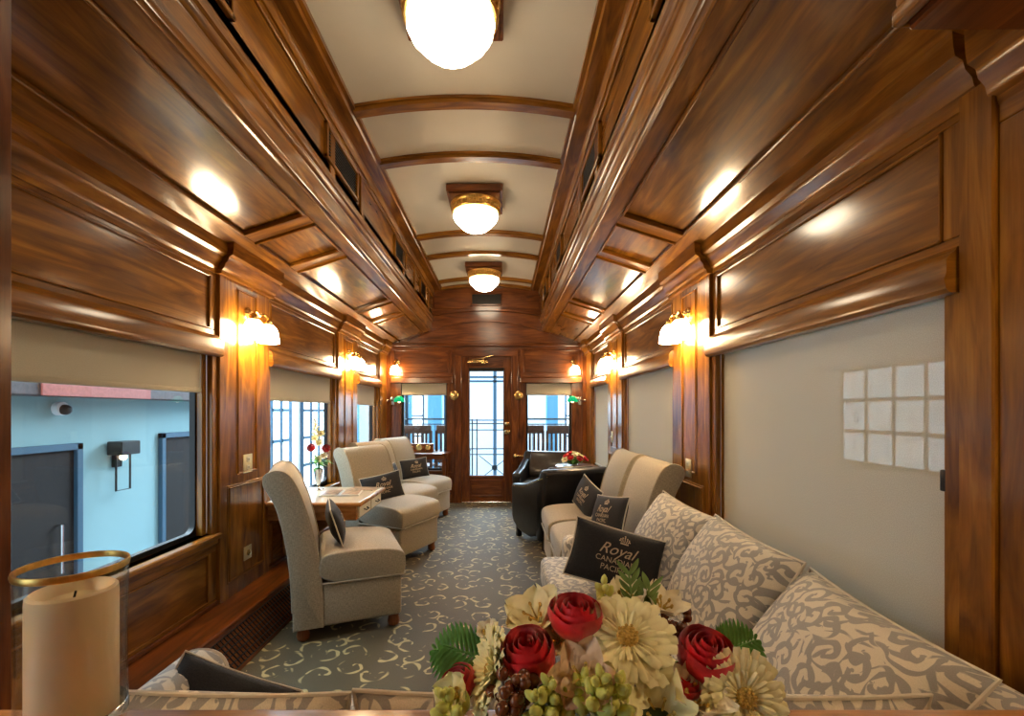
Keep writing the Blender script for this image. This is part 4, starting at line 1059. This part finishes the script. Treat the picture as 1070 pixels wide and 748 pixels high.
for px, py, d, dx, n, L in ((585, 748, .49, -.3, 12, .05), (572, 752, .48, -.4, 8, .04), (608, 735, .50, 0, 9, .04), (474, 748, .52, -.3, 8, .04), (632, 640, .62, -.1, 9, .05), (620, 742, .48, .1, 12, .05), (640, 745, .49, .1, 10, .05)):
    budspike(Q(px, py, d), (dx, -.3, .9), L, bq, n, 'bud', .0075)
berries(Q(530, 726, .495), bq, 16, .024); berries(Q(545, 716, .50), bq, 10, .016); berries(Q(708, 650, .60), bq, 14, .024, .006); berries(Q(700, 668, .58), bq, 8, .014, .006)
fern(Q(528, 705, .58), (-1, .25, .55), .095, .045, bq, (.25, .6, 1)); fern(Q(520, 690, .60), (-1, .2, .25), .09, .045, bq, (.2, .6, 1))
fern(Q(738, 700, .59), (1, .1, .75), .085, .045, bq, (-.5, .3, 1)); fern(Q(735, 690, .61), (1, .2, .45), .075, .04, bq, (-.4, .3, 1))
for (px, py, dx, L) in ((662, 640, -.12, .055), (668, 650, .3, .05), (672, 660, .1, .045)):
    b = MB(); p = Q(px, py, .61); dd = Vector((dx, 0, 1)).normalized()
    b.tube([p - dd * .02, p + dd * L], .0015, 5)
    for i in range(4):
        t = .25 + i * .25
        for sg in (-1, 1): leafstrip(b, p + dd * L * t * .9, dd + Vector((sg * .6, 0, 0)), .028, .009, .05, side=(1, 0, 0))
    b.build('olive_sprig', 'leaf', bq)

# ================================================================== OUTSIDE THE WINDOWS
G = -1.2
MB().box(-14, 14, -6, 24, G - .1, G, 0).build('ground', 'ground', kind='structure')
b = MB(); HX = -4.4
b.box(HX - .1, HX, 1, 8.1, G, 1.62, 0); b.build('wall_hall_left', 'hallwall', kind='structure')
b = MB(); b.box(HX - .12, HX + .35, 0, 8.1, 1.42, 3.0, .01); b.build('trim_20', 'darkbeam', kind='structure')
MB().box(HX + .35, HX + .37, 4.2, 5.5, 1.42, 1.62, .004).build('trim_21', 'redpaint', kind='structure')
def hall_door(y0, y1, zt, label):
    root = thing('hall_door', label, 'door', (HX, (y0 + y1) / 2, G)); hw = (y1 - y0) / 2; h = zt - G
    b = MB(); b.box(0, .06, -hw, -hw + .07, 0, h, .005, la=2); b.box(0, .06, hw - .07, hw, 0, h, .005, la=2); b.box(0, .06, -hw, hw, h - .07, h, .005); b.build('door_frame', 'steelblue', root)
    b = MB(); b.box(0, .02, -hw + .07, hw - .07, 0, h - .07, .002, la=2); b.build('door_leaf', 'halldoor', root)
    b = MB(); b.tube([(.02, hw - .25, .8), (.07, hw - .25, .8), (.07, hw - .25, 1.3), (.02, hw - .25, 1.3)], .015, 8); b.build('pull_handle', 'chrome', root)
hall_door(3.2, 4.95, .93, 'dark hall door seen through the near left window, at its left side')
hall_door(6.1, 7.2, .98, 'dark hall door in blue-grey frame seen through the near left window, right of the wall lamp')
root = thing('hall_wall_lamp', 'square shaded lamp on the pale hall wall outside the near left window', 'lamp', (HX, 5.42, .66))
b = MB(); b.box(.02, .20, -.14, .14, .10, .26, .01); b.build('lamp_shade', 'blacksteel', root)
b = MB(); b.box(.0, .05, -.05, .05, -.05, .12, .005); b.tube([(.10, -.10, .10), (.10, -.10, -.32), (.10, .10, -.32), (.10, .10, .10)], .012, 6); b.build('lamp_bracket', 'blacksteel', root)
b = MB(); b.ell((.10, 0, .07), .04); b.build('bulb', 'lampglow', root)
root = thing('dome_camera', 'small grey dome camera high on the pale hall wall outside the left window', 'security camera', (HX, 4.72, 1.30))
b = MB(); b.lathe([(.07, 0), (.07, .06), (.05, .07)], 20, lookM((0, 0, 0), (1, 0, 0))); b.build('housing', 'white', root)
b = MB(); b.ell((.08, 0, -.01), (.06, .055, .055)); b.build('dome', 'blacksteel', root)
MB().box(-2.7, -2.2, 2.9, 5.2, G, .12, .03, 3).build('x', 'redpaint'); o = COL.objects['x']; o.name = 'luggage_bench'; tag(o, 'faded red bench top low outside the near left window', 'bench')
# tall bright hall windows beyond, left side and end
def hall_window(plane, pos, a0, a1, z0, z1, nx, nz, label, mat='winlight'):
    root = thing('hall_window', label, 'window', (pos, (a0 + a1) / 2, z0) if plane == 'x' else ((a0 + a1) / 2, pos, z0), group='bright hall windows'); hw = (a1 - a0) / 2; h = z1 - z0
    b, c = MB(), MB()
    def bx(m, a, c_, e, f, d0, d1):
        if plane == 'x': m.box(d0, d1, a, c_, e, f, 0)
        else: m.box(a, c_, d0, d1, e, f, 0)
    bx(b, -hw, hw, 0, h, -.02, -.01)
    for i in range(nx + 1): q = -hw + 2 * hw * i / nx; bx(c, q - .03, q + .03, 0, h, -.03, .03)
    for i in range(nz + 1): q = h * i / nz; bx(c, -hw, hw, q - .03, q + .03, -.03, .03)
    c.build('window_grid', 'steelblue', root); b.build('panes', mat, root)
b = MB(); b.box(HX - .1, HX, 8.1, 22, G, 6, 0); b.box(-14, 14, 17, 17.2, G, 7, 0); b.build('wall_hall_end', 'white', kind='structure')
for i, (a, c) in enumerate(((8.6, 9.8), (10.4, 11.8), (12.6, 14.4))): hall_window('x', HX + .05, a, c, -.6, 3.2, 3, 6, ('tall gridded hall window outside the middle left window', 'second tall hall window along the hall wall, beyond the first', 'farthest tall hall window along the left hall wall')[i])
for i, (a, c) in enumerate(((-3.6, -2.7), (-1.9, -1.2), (2.6, 3.8))): hall_window('y', 16.9, a, c, -.4, 3.4, 2, 5, ('blue-framed window far outside the left corner', 'blue-framed window far outside beyond the platform chairs on the left', 'blue-framed window far outside beyond the right far window')[i])
# right hall side: the gridded window that shows through the sheer shade
b = MB(); b.box(6.2, 6.3, -1, 17, G, 5, 0); b.build('wall_hall_right', 'white', kind='structure')
b.__init__()
hall_window('x', 6.19, 5.85, 7.95, .42, 1.98, 4, 3, 'bright gridded window glowing faintly through the near right roller shade', 'winlight2')
# observation platform: deck, railing and gate
MB().box(-1.5, 1.5, YE + .12, 8.1, -.12, -.0, .005).build('floor_platform', 'darkbeam', kind='structure')
rl = thing('platform_railing', 'dark iron railing of the open platform outside the far windows', 'railing', (0, 7.95, 0))
b = MB()
for z in (1.14, 1.05, .12):
    for sx in (-1, 1): b.tube([(sx * .45, 0, z), (sx * 1.45, 0, z)], .016 if z > 1.1 else .010, 6)
for sx in (-1, 1):
    for x in (.45, 1.45): b.tube([(sx * x, 0, 0), (sx * x, 0, 1.16)], .018, 6)
    for sy in (1.0,): b.tube([(sx * 1.45, 0, 1.14), (sx * 1.45, -1.4, 1.14)], .016, 6); b.tube([(sx * 1.45, 0, .12), (sx * 1.45, -1.4, .12)], .01, 6)
b.build('rail', 'railing', rl)
b = MB()
for sx in (-1, 1):
    for i in range(9): b.tube([(sx * (.55 + i * .1), 0, .12), (sx * (.55 + i * .1), 0, 1.05)], .006, 5)
    for i in range(9): b.tube([(sx * 1.45, -.12 - i * .14, .12), (sx * 1.45, -.12 - i * .14, 1.14)], .006, 5)
b.build('balusters', 'railing', rl)
gt = thing('platform_gate', 'dark iron gate with crossed bars seen through the door glass', 'gate', (0, 7.95, 0))
b = MB()
for z in (1.12, 1.06, .95, .62, .52, .06): b.tube([(-.42, 0, z), (.42, 0, z)], .010, 6)
for x in (-.42, -.30, -.22, .42): b.tube([(x, 0, .04), (x, 0, 1.14)], .012, 6)
b.build('gate_frame', 'railing', gt)
b = MB(); b.tube([(-.18, 0, .08), (.36, 0, .50)], .008, 6); b.tube([(.36, 0, .08), (-.18, 0, .50)], .008, 6); b.lathe([(.05, -.008), (.05, .008)], 16, lookM((.09, 0, .29), (0, 1, 0)))
b.build('cross_bars', 'railing', gt)
b = MB()
for sx in (-1, 1): b.tube([(sx * 1.45, 7.95, 0), (sx * 1.45, 7.95, 2.75)], .03, 8)
b.box(-1.5, 1.5, YE + .12, 8.15, 2.75, 2.85, 0)
b.build('trim_22', 'railing', kind='structure')
b = MB()
for z in (1.98, 2.08): b.box(-4, 6, 11, 11.06, z, z + .05, 0)
b.box(.01, .09, 11, 11.1, G, 5, 0)
b.build('trim_23', 'steelblue', kind='structure')
for i, (x, w_, lab) in enumerate(((-3.4, .16, 'slim blue hall column far outside the left corner'), (-2.15, .30, 'blue hall column outside the left far window, left of two'), (-1.42, .34, 'blue hall column outside the left far window, right of two'), (1.45, .28, 'blue hall column outside the right far window'), (2.25, .5, 'broad blue hall column farthest right outside'))):
    b = MB(); b.box(-w_ / 2, w_ / 2, -.1, .1, 0, 6.2, .01); b.box(-w_ / 2 - .05, w_ / 2 + .05, -.15, .15, 0, .25, .01)
    tag(b.build('hall_column', 'bluecolumn', loc=(x, 11.2, G)), lab, 'column', 'blue hall columns')
def make_pchair():
    root = thing('platform_chair', '', 'outdoor chair', (0, 0, 0), group='brown slatted chairs on the platform')
    b = MB(); b.box(-.24, .24, -.02, .02, .93, 1.06, .01, 2); b.box(-.24, .24, -.015, .015, .48, .54, .005); b.build('back_rail', 'brownchair', root)
    b = MB()
    for i in range(6): b.box(-.185 + i * .066, -.150 + i * .066, -.008, .008, .54, .93, .003, la=2)
    b.build('back_slats', 'brownchair', root)
    b = MB(); b.box(-.24, .24, .0, .48, .40, .43, .01, 2); b.build('seat', 'brownchair', root)
    for x in (-.235, .235):
        b = MB(); b.box(x - .02, x + .02, -.02, .02, 0, .98, .004, la=2); b.build('rear_leg', 'brownchair', root)
        b = MB(); b.box(x - .02, x + .02, .44, .48, 0, .62, .004, la=2); b.build('front_leg', 'brownchair', root)
        b = MB(); b.box(x - .03, x + .03, -.02, .50, .62, .645, .006); b.build('armrest', 'brownchair', root)
    return root
pc = make_pchair(); pc.location = (-1.11, 7.0, 0); pc['label'] = 'brown slat-backed chair on the platform, outside the left far window, left one'
dup(pc, (-.56, 7.05, 0), 0, 'brown slat-backed chair on the platform, outside the left far window, right one')
dup(pc, (.62, 7.05, 0), 0, 'brown slat-backed chair on the platform, right of the door, nearer the door')
dup(pc, (1.15, 7.0, 0), 0, 'brown slat-backed chair on the platform, outside the right far window, rightmost')
